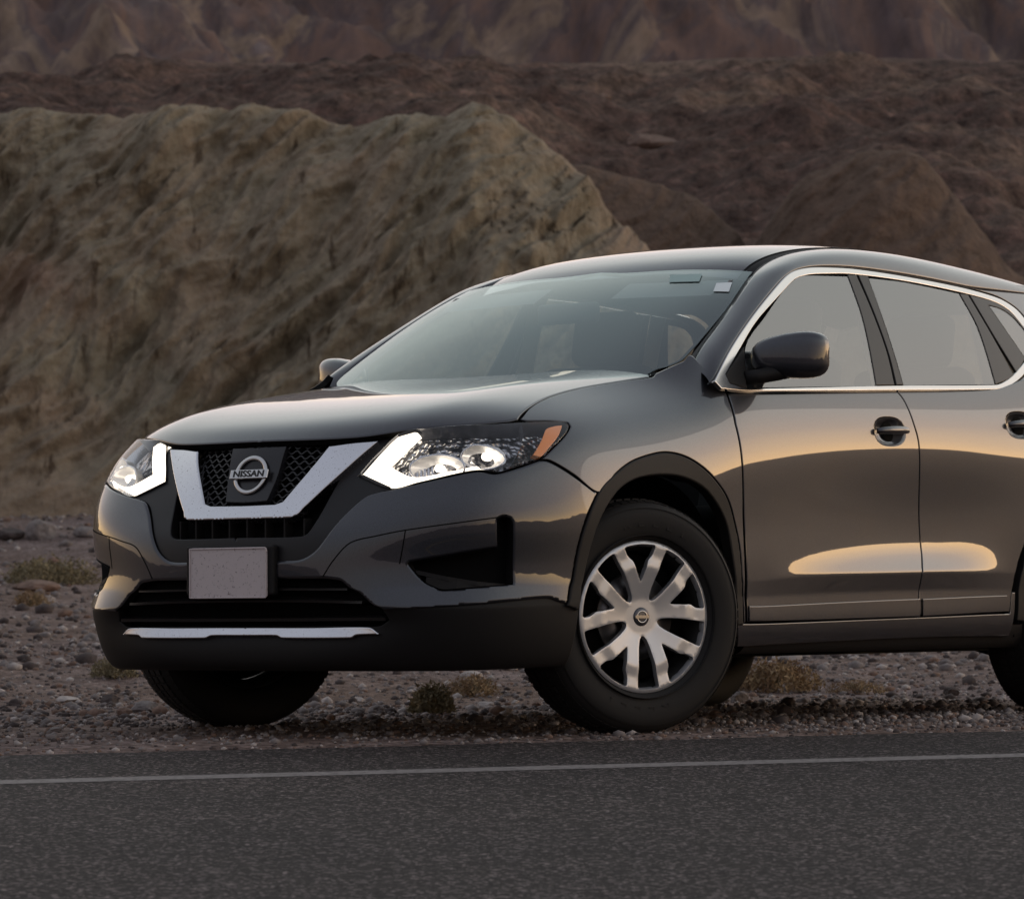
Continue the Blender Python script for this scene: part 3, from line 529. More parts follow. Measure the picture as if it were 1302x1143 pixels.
def lathe_data(prof, n=96, closed=True):
    """profile of (radius, y) turned about the y axis"""
    V = []; F = []; m = len(prof)
    for i in range(n):
        a = 2 * math.pi * i / n
        for r, y in prof: V.append((r * math.cos(a), y, r * math.sin(a)))
    for i in range(n):
        for j in range(m if closed else m - 1):
            F.append((i * m + j, i * m + (j + 1) % m, ((i + 1) % n) * m + (j + 1) % m, ((i + 1) % n) * m + j))
    return V, F

# ---------- the car ----------
CARM = Matrix(((-0.5965175087,0.8025708182,-0.0068515415,-0.2764428),(-0.8022007207,-0.5959297187,0.0366302336,12.1589210),(0.0253153193,0.0273468872,0.9993053999,-0.0214673),(0,0,0,1)))
car = empty('car'); car.matrix_world = CARM
tag(car, 'dark grey sport utility vehicle parked on the gravel shoulder with its headlights on', 'car')
P_ = M['paint']

def wuv(x, z):
    u = np.linspace(6, 19.5, 1000); uu = 12; vv = 9.
    for _ in range(30):
        P = W(u, np.full_like(u, vv)); uu = u[abs(P[:, 0] - x).argmin()]
        q = np.linspace(0, W.nv - 1e-6, 900); P = W(np.full_like(q, uu), q); vv = q[abs(P[:, 2] - z).argmin()]
    return (uu, vv)
def ell(c, rx, rz, n=20):
    """ellipse of true size on the body surface around a uv point"""
    u, v = c; h = 1e-3; su = (W(u + h, v) - W(u - h, v)) / (2 * h); sv = (W(u, v + h) - W(u, v - h)) / (2 * h); N = W.normal(u, v)
    tx = np.array([-1, 0, .03]); tx -= N * (tx @ N); tx /= np.linalg.norm(tx); tz = np.cross(N, tx); tz = tz if tz[2] > 0 else -tz
    A = np.stack([su, sv], 1); out = []
    for i in range(n):
        a = -2 * math.pi * i / n; d = tx * rx * np.sign(math.cos(a)) * abs(math.cos(a)) ** .8 + tz * rz * np.sign(math.sin(a)) * abs(math.sin(a)) ** .8
        out.append(tuple(np.array(c) + np.linalg.lstsq(A, d, rcond=None)[0]))
    return out
HC = {'front': wuv(-1.405, .968), 'rear': wuv(-2.29, 1.018)}
hood = patch('hood', 'H', P_, car, side='B', flange=.02, step=.022, edge=.006, drop=.003)
bumper = patch('front_bumper', 'W', P_, car, 'bumper', 'B', holes=('foghole',), flange=.022, step=.016, edge=.009, drop=.005)
clad = patch('bumper_cladding', 'W', M['plastic'], car, 'cladding', 'B', off=-.009, gap=-.006, flange=.03, step=.018)
surr = patch('grille_surround', 'W', M['surround'], car, 'surround', 'B', off=-.010, flange=.03, step=.014, gap=-.008)
gback = patch('grille', 'W', M['void'], car, 'grilleback', 'B', flange=0, edge=0, gap=0)
chv = patch('chrome_trim', 'W', M['chrome'], car, 'vchrome', 'B', flange=.028, edge=.006, drop=.004, step=.010, gap=0, ang=6)
pan = patch('emblem_panel', 'W', M['panel'], gback, 'panel', 'B', off=-.004, flange=.03, edge=.002, gap=0, step=.012)
patch('lower_intake', 'W', M['void'], car, 'intake', 'B', flange=.0, edge=0, gap=0, step=.02)
patch('chrome_strip', 'W', M['chrome'], car, 'strip', 'B', flange=.016, edge=.003, drop=.002, step=.01, gap=0, ang=25)
for sd, nm in (('L', 'left'), ('R', 'right')):
    patch('fender', 'W', P_, car, 'fender', sd, flange=.02, step=.018)
    patch('wheel_arch_trim', 'W', M['plastic'], car, 'archtrim', sd, flange=.03, step=.012, gap=0, edge=.006, drop=.004)
    d = patch('front_door', 'W', P_, car, 'door_front', sd, flange=.016, step=.02, xholes=[ell(HC['front'], .098, .046)])
    d2 = patch('rear_door', 'W', P_, car, 'door_rear', sd, flange=.016, step=.02, xholes=[ell(HC['rear'], .098, .046)])
    patch('rocker_panel', 'W', P_, car, 'rocker', sd, flange=.016, step=.02)
    D = frame_data('chromeout', 'chromein', flange=.012, edge=.003, drop=.003, step=.012, gap=0, ang=30)
    if sd == 'R': D = mirror_data(D)
    solid('window_trim', D, M['chrome2'], car)
    patch('rear_pillar', 'G', P_, car, 'dpillar', sd, flange=.01, step=.03)
    patch('mirror_base', 'G', M['plastic'], car, 'sail', sd, flange=.01, step=.012, gap=0)
    patch('side_window', 'G', M['glass'], d, 'glass_front', sd, flange=.004, step=.03, gap=0, edge=0)
    patch('side_window', 'G', M['glass'], d2, 'glass_rear', sd, flange=.004, step=.03, gap=0, edge=0)
    patch('quarter_window', 'G', M['glass'], car, 'glass_quarter', sd, flange=.004, step=.03, gap=0, edge=0)
    patch('window_frame', 'G', M['gloss'], d, 'frame_front', sd, flange=.008, step=.012, gap=.0012, edge=.003)
    patch('window_frame', 'G', M['gloss'], d2, 'frame_rear_a', sd, flange=.008, step=.012, gap=.0012, edge=.003)
    patch('window_frame', 'G', M['gloss'], d2, 'frame_rear_b', sd, flange=.008, step=.012, gap=.0012, edge=.003)
    patch('window_frame', 'G', M['gloss'], car, 'frame_quarter', sd, flange=.008, step=.012, gap=.0012, edge=.003)
ws = patch('windshield', 'S', M['ws'], car, 'ws', 'B', flange=.004, step=.04, gap=.001, edge=0)

_k = np.array([KU['S'], KV['S']]); _o = rnd_path(np.asarray(T['ws'][2]) * _k) / _k; _o[:, 0] = np.where(_o[:, 0] < .02, 0, _o[:, 0])
_i = inset(WS, _o, .022, True); _i = _i[::3]
def frit():
    lo = inset(WS, _o, .001, True); P0 = WS(lo[:, 0], lo[:, 1]) - .002 * WS.normal(lo[:, 0], lo[:, 1]); hi = inset(WS, _o, .013, True); P1 = WS(hi[:, 0], hi[:, 1]) - .002 * WS.normal(hi[:, 0], hi[:, 1])
    G = np.array([P0, P1]).transpose(1, 0, 2); keep = [i for i in range(len(G)) if _o[i][0] > .001]
    parts = []
    for s in (1, -1):
        V = (G * [1, s, 1]).reshape(-1, 3); n = len(G); F = [(2 * i, 2 * i + 2, 2 * i + 3, 2 * i + 1) for i in range(n - 1) if _o[i][0] > 1e-4 or _o[i + 1][0] > 1e-4]; parts.append((list(V), F))
    multi('glass_border', parts, M['void'], ws)
frit()
# quarter panels and tail (one painted shell behind the rear doors)
def wpatch(name, pts, m, parent, sides='LR', holes=(), off=0, **kw):
    D = patch_data(W, 'W', pts, holes, off, **kw)
    for s in sides:
        solid(name, mirror_data(D) if s == 'R' else (join_data(D, mirror_data(D)) if s == 'B' else D), m, parent)
dr = T['door_rear'][2]
arc = [wuv(-2.705 + .455 * math.cos(R(a)), .37 + .455 * math.sin(R(a))) for a in (150, 120, 90, 60, 30)]
rearcut = [wuv(-2.58, 1.2), wuv(-2.56, 1.08), wuv(-2.50, .97), wuv(-2.40, .87)]
archF = [wuv(-2.705 + .455 * math.cos(R(a)), .37 + .455 * math.sin(R(a))) for a in (60, 80, 100, 120, 140, 160, 180, 187)]
archO = [wuv(-2.705 + .455 * math.cos(R(a)), .37 + .455 * math.sin(R(a))) for a in range(-5, 190, 15)]
archI = [wuv(-2.705 + .40 * math.cos(R(a)), .36 + .40 * math.sin(R(a))) for a in range(190, -10, -15)]
wpatch('quarter_panel', [wuv(-2.50, 1.22)] + dr[3:9] + archF + [wuv(-3.18, .28), (20.4, 1.2), (20.98, 1.2), (20.98, 15.9), (18.6, 15.9), wuv(-3.0, 1.21)], P_, car, 'LR', step=.03)
wpatch('wheel_arch_trim', archO + archI, M['plastic'], car, 'LR', off=.004, step=.02, gap=0, flange=.03)
wpatch('underbody_skirt', [(10.7, .1), (10.7, 2.8), (12, 2.9), (14, 2.9), (15.6, 2.9), (15.8, .1)], M['plastic'], car, 'LR', off=-.012, step=.03, flange=0, edge=0)
wpatch('side_molding', [wuv(-.515, .386), wuv(-1.0, .396), wuv(-1.575, .407), wuv(-1.575, .347), wuv(-1.0, .340), wuv(-.515, .338)], P_, car, 'LR', off=.006, step=.012, flange=.008, edge=.0025, drop=.002, gap=.001)
wpatch('side_molding', [wuv(-1.59, .407), wuv(-2.17, .418), wuv(-2.185, .36), wuv(-1.59, .347)], P_, car, 'LR', off=.006, step=.012, flange=.008, edge=.0025, drop=.002, gap=.001)

# A pillars and roof rails: a rounded strip between windscreen / roof edge and the side window line
def cant_rail(sd):
    ai, ni = curve_pts('ap_in'); ao, no = curve_pts('ap_out')
    vs = np.linspace(.85, 8 - 1e-3, 40); ri = RF(np.full(40, 4.05), vs)
    ao_front = ao[:]                                   # up to x=-2.6
    ext = np.array([[x, G_top(x)[0], G_top(x)[1]] for x in np.linspace(ao[-1][0] - .1, -3.45, 10)])
    ao_all = np.concatenate([ao, ext])
    n1 = 26
    inner = np.concatenate([resample(ai, n1)[:-1], resample(np.concatenate([ai[-1:], ri]), 60)])
    d = np.r_[0, np.cumsum(np.linalg.norm(np.diff(inner, axis=0), axis=1))]
    # match stations: pillar part by fraction, roof part by x
    rows = []
    xo = ao_all[:, 0]; kmax = np.argmin(abs(xo - (-1.14)))
    po = resample(ao_all[:kmax + 1], n1)
    for i, a in enumerate(inner):
        if i < n1: b = po[i]
        else:
            x = min(a[0] - .10 + .10 * min(1, (i - n1) / 30), -1.14)
            b = np.array([x] + [np.interp(-x, -xo, ao_all[:, k]) for k in (1, 2)])
        rows.append((a, b))
    d0 = rows[0][0] - rows[1][0]; e0 = rows[0][1] - rows[1][1]; rows = [(rows[0][0] + d0 * 1.4 + [0, 0, -.03], rows[0][1] + e0 * .25 + [0, -.012, -.004])] + rows
    m = 12; G = []
    for i, (a, b) in enumerate(rows):
        t = i / (len(rows) - 1)
        mid = (a + b) / 2; out = np.array([.25 if i < n1 else 0.05, .72, .62]); out /= np.linalg.norm(out)
        w = np.linalg.norm(b - a); c = mid + out * w * (.24 if i < n1 else .34)
        G.append([(1 - s) ** 2 * a + 2 * s * (1 - s) * c + s * s * b for s in np.linspace(0, 1, m)])
    G = np.array(G)
    # smooth along the length
    for _ in range(6): G[1:-1] = .5 * G[1:-1] + .25 * (G[:-2] + G[2:])
    back = G[:, :1] + (G[:, :1] - G[:, 1:2]) * .0 - np.array([0, 0, .012]); low = G[:, -1:] - np.array([0, .012, 0])
    G = np.concatenate([back, G, low], 1)
    if sd == 'R': G = G * [1, -1, 1]
    sg = 1 if sd == 'L' else -1
    grid_mesh('inner_trim', G[:, 1:] - np.array([0, .030 * sg, .022]), M['inner'], car, flip=(sd == 'R'))
    return grid_mesh('roof_rail', G, P_, car, flip=(sd == 'L'))
def G_top(x):
    v = 3.55 - .15; 
    u = np.linspace(0, 8 - 1e-6, 300); P = SG(u, np.full(300, v)); k = abs(P[:, 0] - x).argmin(); return P[k][1], P[k][2]
for sd in 'LR': cant_rail(sd)
# roof skin and the black ditch strips
u = np.linspace(0, 3.72, 26); v = np.linspace(0, 1, 60)
rv0 = lambda u_: .2 + 0 * np.asarray(u_, float)
U_ = np.repeat(u[:, None], 60, 1); V_ = rv0(u)[:, None] + (8 - 1e-3 - rv0(u)[:, None]) * v[None] ** 1.2; P = RF(U_, V_); Pm = P[::-1] * [1, -1, 1]
grid_mesh('roof', np.concatenate([Pm[:-1], P]), P_, car, flip=False)
for s in (1, -1):
    u = np.linspace(3.70, 4.08, 5); U_ = np.repeat(u[:, None], 60, 1); V_ = rv0(u)[:, None] + (8 - 1e-3 - rv0(u)[:, None]) * v[None] ** 1.2; P = RF(U_, V_) - np.array([0, 0, .004]); P[2] += [0, 0, .003]
    grid_mesh('roof_ditch_strip', P * [1, s, 1], M['plastic'], car, flip=(s < 0))
# tailgate glass, upper rear
P = []
for t in np.linspace(0, 1, 10):
    row = []
    for y in np.linspace(-.62, .62, 15):
        a = np.array([-3.44 - .0 * abs(y), y * .9, 1.55 - .06 * (y / .62) ** 2]); b = np.array([-3.62 + .12 * (y / .62) ** 2, y * 1.15, 1.20])
        row.append(a + (b - a) * t)
    P.append(row)
grid_mesh('rear_window', P, M['glass'], car)
# inner shell that keeps light out of the body, floor
def shell():
    parts = []
    for s in (1, -1):
        for u0, u1, v0, v1, off in ((0, 5.2, .2, 16, -.075), (10.2, 16.3, .2, 14.5, -.06), (17.6, 21, .2, 15.5, -.06)):
            U_, V_ = np.meshgrid(np.linspace(u0, u1 - 1e-3, 24), np.linspace(v0, v1 - 1e-3, 14), indexing='ij')
            P = W(U_, V_) + off * W.normal(U_, V_); P = P * [1, s, 1]; a, b = P.shape[:2]
            parts.append((list(P.reshape(-1, 3)), [(i * b + j, (i + 1) * b + j, (i + 1) * b + j + 1, i * b + j + 1) for i in range(a - 1) for j in range(b - 1)]))
    parts.append(box_data((-1.35, 0, .235), (3.9, 1.30, .03))); parts.append(box_data((-1.35, 0, .25), (1.7, 1.62, .05)))
    parts.append(box_data((.15, 0, .55), (.9, .9, .6)))
    parts.append(box_data((-.0, 0, .98), (.5, 1.1, .02)))
    return multi('body_shell', parts, M['void'], car)
shell()
for x0 in (0, -2.705):
    for s in (1, -1):      # wheel wells
        G = []
        for a in np.linspace(-12, 192, 30):
            r = .43; G.append([(x0 + r * math.cos(R(a)), s * y, .36 + r * math.sin(R(a))) for y in (.52, .60, .75, .865)])
        o = grid_mesh('wheel_well', G, M['void'], car)
        ring = [(x0 + .43 * math.cos(R(a)), s * .52, .36 + .43 * math.sin(R(a))) for a in np.linspace(-12, 192, 30)]
        mesh_obj('wheel_well', ring + [(x0, s * .52, .2)], [(i, i + 1, 30) for i in range(29)], M['void'], car)

# ---------- grille details ----------
SO = lambda off: (lambda u, v: W(u, v) + off * W.normal(u, v))
def strip_on(pts, w, off, th=.006, S=W, key='W'):
    """thin bar following uv points, width w along the surface, rectangular"""
    q = np.asarray(pts, float); P = S(q[:, 0], q[:, 1]); N = S.normal(q[:, 0], q[:, 1]); n = len(P); V = []; F = []
    for i in range(n):
        t = P[min(i + 1, n - 1)] - P[max(i - 1, 0)]; t /= np.linalg.norm(t); b = np.cross(N[i], t); c = P[i] + off * N[i]
        for a, d in ((-1, 0), (-1, 1), (1, 1), (1, 0)): V.append(c + b * w / 2 * a + N[i] * th * d)
    for i in range(n - 1):
        for k in range(4): F.append((4 * i + k, 4 * i + (k + 1) % 4, 4 * i + 4 + (k + 1) % 4, 4 * i + 4 + k))
    F += [(0, 1, 2, 3), (4 * n - 1, 4 * n - 2, 4 * n - 3, 4 * n - 4)]
    return V, F
def vz(u, z):
    q = np.linspace(0, W.nv - 1e-6, 900); return q[abs(W(np.full_like(q, u), q)[:, 2] - z).argmin()]
def mir(parts): return parts + [([np.array(v) * [1, -1, 1] for v in V], [tuple(reversed(f)) for f in F]) for V, F in parts]
gpoly = rnd_path(np.asarray(T['grilleback'][2]) * [KU['W'], KV['W']]) / [KU['W'], KV['W']]
def uy(y, z):
    q = np.linspace(0, 6, 500); return q[abs(W(q, np.full_like(q, vz(1.0, z)))[:, 1] - y).argmin()]
mpoly = rnd_path(np.asarray(T['meshzone'][2]) * [KU['W'], KV['W']]) / [KU['W'], KV['W']]
parts = []
rowz = np.arange(.668, .90, .0165)
for k, z in enumerate(rowz):
    us = np.linspace(0, 2.6, 105); L = []
    for u in us:
        v = vz(u, z) if False else None
    q = []
    for i, u in enumerate(us):
        ph = i / 104 * 30 * math.pi
        q.append((u, z + .0052 * math.sin(ph) * (1 if k % 2 else -1)))
    run = []
    for u, zz in q:
        v = np.interp(zz, W(np.full(60, u), np.linspace(9, 15.99, 60))[:, 2], np.linspace(9, 15.99, 60))
        if inside(np.array([[u, v]]), mpoly)[0]: run.append((u, v))
        elif len(run) > 2: parts.append(strip_on(run, .0045, -.032, .010)); run = []
        else: run = []
    if len(run) > 2: parts.append(strip_on(run, .0045, -.032, .010))
multi('grille_mesh', mir(parts), M['mesh'], gback, smooth=False)
# vertical fins under the chrome, and slats of the lower intake
parts = []
for y in (.035, .105, .175, .245):
    for sg in (1, -1): bevel(multi('grille_fin', [box_data((.893 - .25 * y * y, sg * y, .627), (.035, .006, .056))], M['plastic'], gback, smooth=False), .001)
ipoly = rnd_path(np.asarray(T['intake'][2]) * [KU['W'], KV['W']]) / [KU['W'], KV['W']]
parts = []
for z, th in ((.352, .010), (.405, .008), (.443, .006)):
    run = [(u, vz(u, z)) for u in np.linspace(0, 3.6, 30)]
    run = [r for r in run if inside(np.array([r]), ipoly)[0]]
    if len(run) > 2: parts.append(strip_on(run, th, -.03, .022))
multi('intake_slat', mir(parts), M['mesh'], car, smooth=False)

# licence plate, bracket and emblem
xp = .957
def rrect(cx, y0, z0, r, th, n=6):
    pts = [(sy * (y0 - r) + r * math.cos(R(a0 + 90 * k / n)), sz * (z0 - r) + r * math.sin(R(a0 + 90 * k / n))) for sy, sz, a0 in ((1, 1, 0), (-1, 1, 90), (-1, -1, 180), (1, -1, 270)) for k in range(n + 1)]
    m_ = len(pts); V = [(cx + th, y, .495 + z) for y, z in pts] + [(cx, y, .495 + z) for y, z in pts]
    return V, [tuple(range(m_)), tuple(range(m_, 2 * m_))[::-1]] + [(m_ + i, m_ + (i + 1) % m_, (i + 1) % m_, i) for i in range(m_)]
pl = bevel(multi('license_plate', [rrect(xp - .003, .1525, .0762, .012, .004)], M['plate'], car, smooth=False), .0012)
bevel(multi('plate_rim', [box_data((xp + .0035, 0, .495 + s * .0735), (.003, .299, .0035)) for s in (1, -1)] + [box_data((xp + .0035, s * .1497, .495), (.003, .0035, .147)) for s in (1, -1)], M['plate'], pl, smooth=False), .001)
br = bevel(multi('plate_bracket', [box_data((xp - .018, 0, .503), (.028, .345, .150))], M['plastic'], car, smooth=False), .008, 3)
def ring_data(c, nrm, rx, ry, tube, n=48, flat=.5):
    c = np.array(c, float); nrm = np.array(nrm, float); nrm /= np.linalg.norm(nrm); a = np.cross([0, 0, 1.], nrm); a /= np.linalg.norm(a); b = np.cross(nrm, a)
    V = []; F = []; m = 10
    for i in range(n):
        t = 2 * math.pi * i / n; d = math.cos(t) * a * rx + math.sin(t) * b * ry; e = d / np.linalg.norm(d)
        for j in range(m):
            s = 2 * math.pi * j / m; V.append(c + d + e * tube * math.cos(s) + nrm * tube * flat * math.sin(s))
    for i in range(n):
        for j in range(m): F.append((i * m + j, ((i + 1) % n) * m + j, ((i + 1) % n) * m + (j + 1) % m, i * m + (j + 1) % m))
    return V, F
ue = 0.; ve = vz(0., .79); ec = W(0., ve) + .003 * W.normal(0., ve); en = W.normal(0., ve)
emb = multi('emblem', [ring_data(ec, en, .058, .055, .0075)], M['chrome2'], car)
eb = np.cross(en, [0, 1., 0]); eb = eb if eb[2] > 0 else -eb
rotm = np.stack([en, [0, 1., 0], eb], 1)
bevel(multi('emblem_bar', [box_data(ec + en * .006, (.008, .148, .029), rotm)], M['chrome2'], emb, smooth=False), .002)
def text_obj(name, body, size, m, parent, mw, depth=.0012, bold=0., xs=1.):
    cu = bpy.data.curves.new(name, 'FONT'); cu.body = body; cu.size = size; cu.extrude = depth; cu.offset = bold; cu.align_x = 'CENTER'; cu.align_y = 'CENTER'; cu.resolution_u = 4
    t = bpy.data.objects.new(name, cu); COL.objects.link(t); bpy.context.view_layer.update()
    me = bpy.data.meshes.new_from_object(t.evaluated_get(bpy.context.evaluated_depsgraph_get())); bpy.data.objects.remove(t)
    for v in me.vertices: v.co.x *= xs
    me.transform(mw); me.materials.clear(); me.materials.append(m)
    return link(bpy.data.objects.new(name, me), parent)
tm = Matrix(((0, eb[0], en[0], (ec + en * .0105)[0]), (1, eb[1], en[1], 0), (0, eb[2], en[2], (ec + en * .0105)[2]), (0, 0, 0, 1)))
text_obj('emblem_lettering', 'NISSAN', .0275, M['gloss'], emb, tm, .0008, .0007, 1.32)

# ---------- headlights ----------
M['bowl'] = mat('bright_reflector', (.85,.84,.84), .32, .55)
_gu, _gv = np.meshgrid(np.linspace(.5, 8, 260), np.linspace(10, 15.99, 160), indexing='ij'); _GP = W(_gu, _gv).reshape(-1, 3); _GN = W.normal(_gu, _gv).reshape(-1, 3)
def keep_in(P, d0=.006):
    out = []
    for p in P:
        k = ((_GP - p) ** 2).sum(1).argmin(); d = (p - _GP[k]) @ _GN[k]; out.append(p - _GN[k] * max(0, d + d0))
    return out
def headlight(sd):
    s = 1 if sd == 'L' else -1
    root = patch('headlight', 'W', M['lens'], car, 'lamp', sd, off=.001, flange=.006, step=.016, gap=.0015, edge=.004, drop=.002, ang=30)
    sk, o, pts = T['lamp']
    D = patch_data(W, 'W', pts, (), -.055, flange=0, edge=0, gap=.002, step=.02, ang=30)
    solid('lamp_housing', D if s > 0 else mirror_data(D), M['sparkle'], root)
    # side walls
    k = np.array([KU['W'], KV['W']]); o_ = rnd_path(np.asarray(pts) * k, ang=30) / k; Pn = W.normal(o_[:, 0], o_[:, 1]); Pp = W(o_[:, 0], o_[:, 1])
    Gd = np.array([Pp - .004 * Pn, Pp - .057 * Pn]).transpose(1, 0, 2) * [1, s, 1]
    grid_mesh('lamp_bezel', Gd, M['reflector_dark'], root, closed_u=True)
    patch('running_light', 'W', M['drl'], root, 'drl', sd, off=-.014, flange=.01, step=.012, gap=.001, edge=.0)
    patch('amber_reflector', 'W', M['amber'], root, 'amber', sd, off=-.007, flange=.02, step=.012, gap=0, edge=.002)
    # reflector bowls
    for (u, v, rad, nm) in ((3.55, 13.75, .072, 'low_beam'), (4.68, 14.1, .060, 'high_beam')):
        c = W(u, v) - .018 * W.normal(u, v); ax = np.array([1, .38, 0.02]); ax /= np.linalg.norm(ax); a = np.cross([0, 0, 1.], ax); a /= np.linalg.norm(a); b = np.cross(ax, a)
        V = []; F = []; n = 28; m = 9
        for j in range(m):
            t = j / (m - 1); r = rad * (t ** .6) * 1.0; dp = -.052 * (1 - t * t)
            for i in range(n):
                g = 2 * math.pi * i / n; rip = 1 + .03 * math.sin(9 * g) * (j > 2)
                V.append(c + ax * dp + a * r * math.cos(g) * 1.15 * rip + b * r * math.sin(g) * .66 * rip)
        for j in range(m - 1):
            for i in range(n): F.append((j * n + i, j * n + (i + 1) % n, (j + 1) * n + (i + 1) % n, (j + 1) * n + i))
        bw = mesh_obj('reflector_bowl', [p * [1, s, 1] for p in keep_in(V)], F, M['bowl'], root)
        V2 = []; V2, F2 = tube_data([(c - ax * .045), (c - ax * .012), (c - ax * .006)], [.012, .012, .006], 12)
        mesh_obj('bulb', [np.array(q) * [1, s, 1] for q in V2], F2, M['bulb'], bw)
        rd = ring_data(c, ax, rad * 1.17, rad * .64, .0032); mesh_obj('bowl_ring', [p * [1, s, 1] for p in keep_in(rd[0], .005)], rd[1], M['reflector'], bw)
    Gq = []
    for v in np.linspace(13.2, 15.6, 10): Gq.append([(W(5.35 + .35 * (v - 14.0), v) - d * W.normal(5.35, v)) * [1, s, 1] for d in (.006, .056)])
    grid_mesh('lamp_partition', Gq, M['reflector'], root)
    # textured facets between the bowls
    parts = []
    for i in range(9):
        u = 2.70 + .085 * i; parts.append(strip_on([(u, 12.95 + .02 * i), (u + .05, 13.3), (u + .02, 13.7 + .03 * i)], .006, -.040, .01))
    parts = parts if s > 0 else [([np.array(v) * [1, -1, 1] for v in V], F) for V, F in parts]
    multi('lamp_fin', parts, M['reflector'], root, smooth=False)
    return root
for sd in 'LR': headlight(sd)

# ---------- fog lamp pods ----------
for sd, s in (('L', 1), ('R', -1)):
    fb = patch('fog_light_recess', 'W', M['void'], car, 'foghole', sd, off=-.045, flange=0, edge=0, gap=-.002, step=.02)
    parts = []
    A = np.array(T['foghole'][2]); NA = len(A)
    def fs(p, q, w, off, th): return strip_on([A[p[0]] * (1 - p[1]) + A[(p[0] + 1) % NA] * p[1], (A[p[0]] * (1 - p[1]) + A[(p[0] + 1) % NA] * p[1] + A[q[0]] * (1 - q[1]) + A[(q[0] + 1) % NA] * q[1]) / 2, A[q[0]] * (1 - q[1]) + A[(q[0] + 1) % NA] * q[1]], w, off, th)
    parts += [strip_on([A[0] * (1 - t_) + A[8] * t_ + (A[6] - A[0]) * q_ for q_ in (.0, .3, .6, .97)], w_, -.040, .03) for t_, w_ in ((.3, .012), (.72, .030))]
    parts = parts if s > 0 else [([np.array(v) * [1, -1, 1] for v in V], F) for V, F in parts]
    multi('recess_fin', parts, M['plastic'], fb, smooth=False)
    k = np.array([KU['W'], KV['W']]); o_ = rnd_path(np.asarray(T['foghole'][2]) * k) / k; Pn = W.normal(o_[:, 0], o_[:, 1]); Pp = W(o_[:, 0], o_[:, 1])
    Gd = np.array([Pp - .002 * Pn, Pp - .046 * Pn]).transpose(1, 0, 2) * [1, s, 1]
    grid_mesh('recess_wall', Gd, M['plastic'], fb, closed_u=True)
    # groove line of the tow / lamp cover
    def groove(tn, closed=False):
        sk, o, pts = T[tn]; q = rnd_path(np.asarray(pts) * k, closed=closed) / k
        V, F = strip_on(q, .0035, .0002, .0006); V = [np.array(v) * [1, s, 1] for v in V]
        return V, F
    q = T['pod'][2]; T['podarc'] = ('W', 0, q[:7]);
    multi('cover_seam', [groove('podarc'), groove('podline')], M['void'], bumper, smooth=False)

# ---------- mirrors ----------
def mirror(sd):
    s = 1 if sd == 'L' else -1
    n, m = 40, 24; V = []
    cx, cy, cz = -.735, .930, 1.188
    for i in range(m + 1):
        ph = math.pi * i / m
        for j in range(n):
            th = 2 * math.pi * j / n
            def se(c, e): return math.copysign(abs(c) ** e, c)
            # y is the long axis
            yy = -se(math.cos(ph), .55); rr = abs(math.sin(ph)) ** .55
            xx = se(math.cos(th), .7) * rr; zz = se(math.sin(th), .62) * rr
            taper = 1.0 - .14 * max(0, -yy) - .10 * max(0, yy) ** 2
            x = xx * (.070 if xx > 0 else .035) * (1 - .35 * max(0, yy) ** 2) - .030 * yy ; z = zz * .074 * taper + .012 * yy * (1 if zz > 0 else .2) - .010 * max(0, yy) * (zz < 0)
            V.append((cx + x, s * (cy + yy * .118), cz + z))
    F = [(i * n + j, i * n + (j + 1) % n, (i + 1) * n + (j + 1) % n, (i + 1) * n + j) for i in range(m) for j in range(n)]
    if s < 0: F = [f[::-1] for f in F]
    root = mesh_obj('side_mirror', V, F, P_, car)
    # dark lower part and foot
    mesh_obj('mirror_foot', *[x for x in (lambda P: (P[0], P[1]))(tube_data(np.array([(-.60, s * .835, 1.115), (-.64, s * .865, 1.120), (-.69, s * .90, 1.132), (-.73, s * .94, 1.142), (-.74, s * .99, 1.148)]), [.022, .024, .026, .024, .012], 14))], M['plastic'], root)
    G = []
    for a in np.linspace(0, 1, 2): pass
    mesh_obj('mirror_glass', [(cx - .036, s * (cy + y), cz + z) for y, z in ((-.085, -.05), (.085, -.045), (.09, .055), (-.085, .05))], [(0, 1, 2, 3)], M['reflector'], root, smooth=False)
for sd in 'LR': mirror(sd)

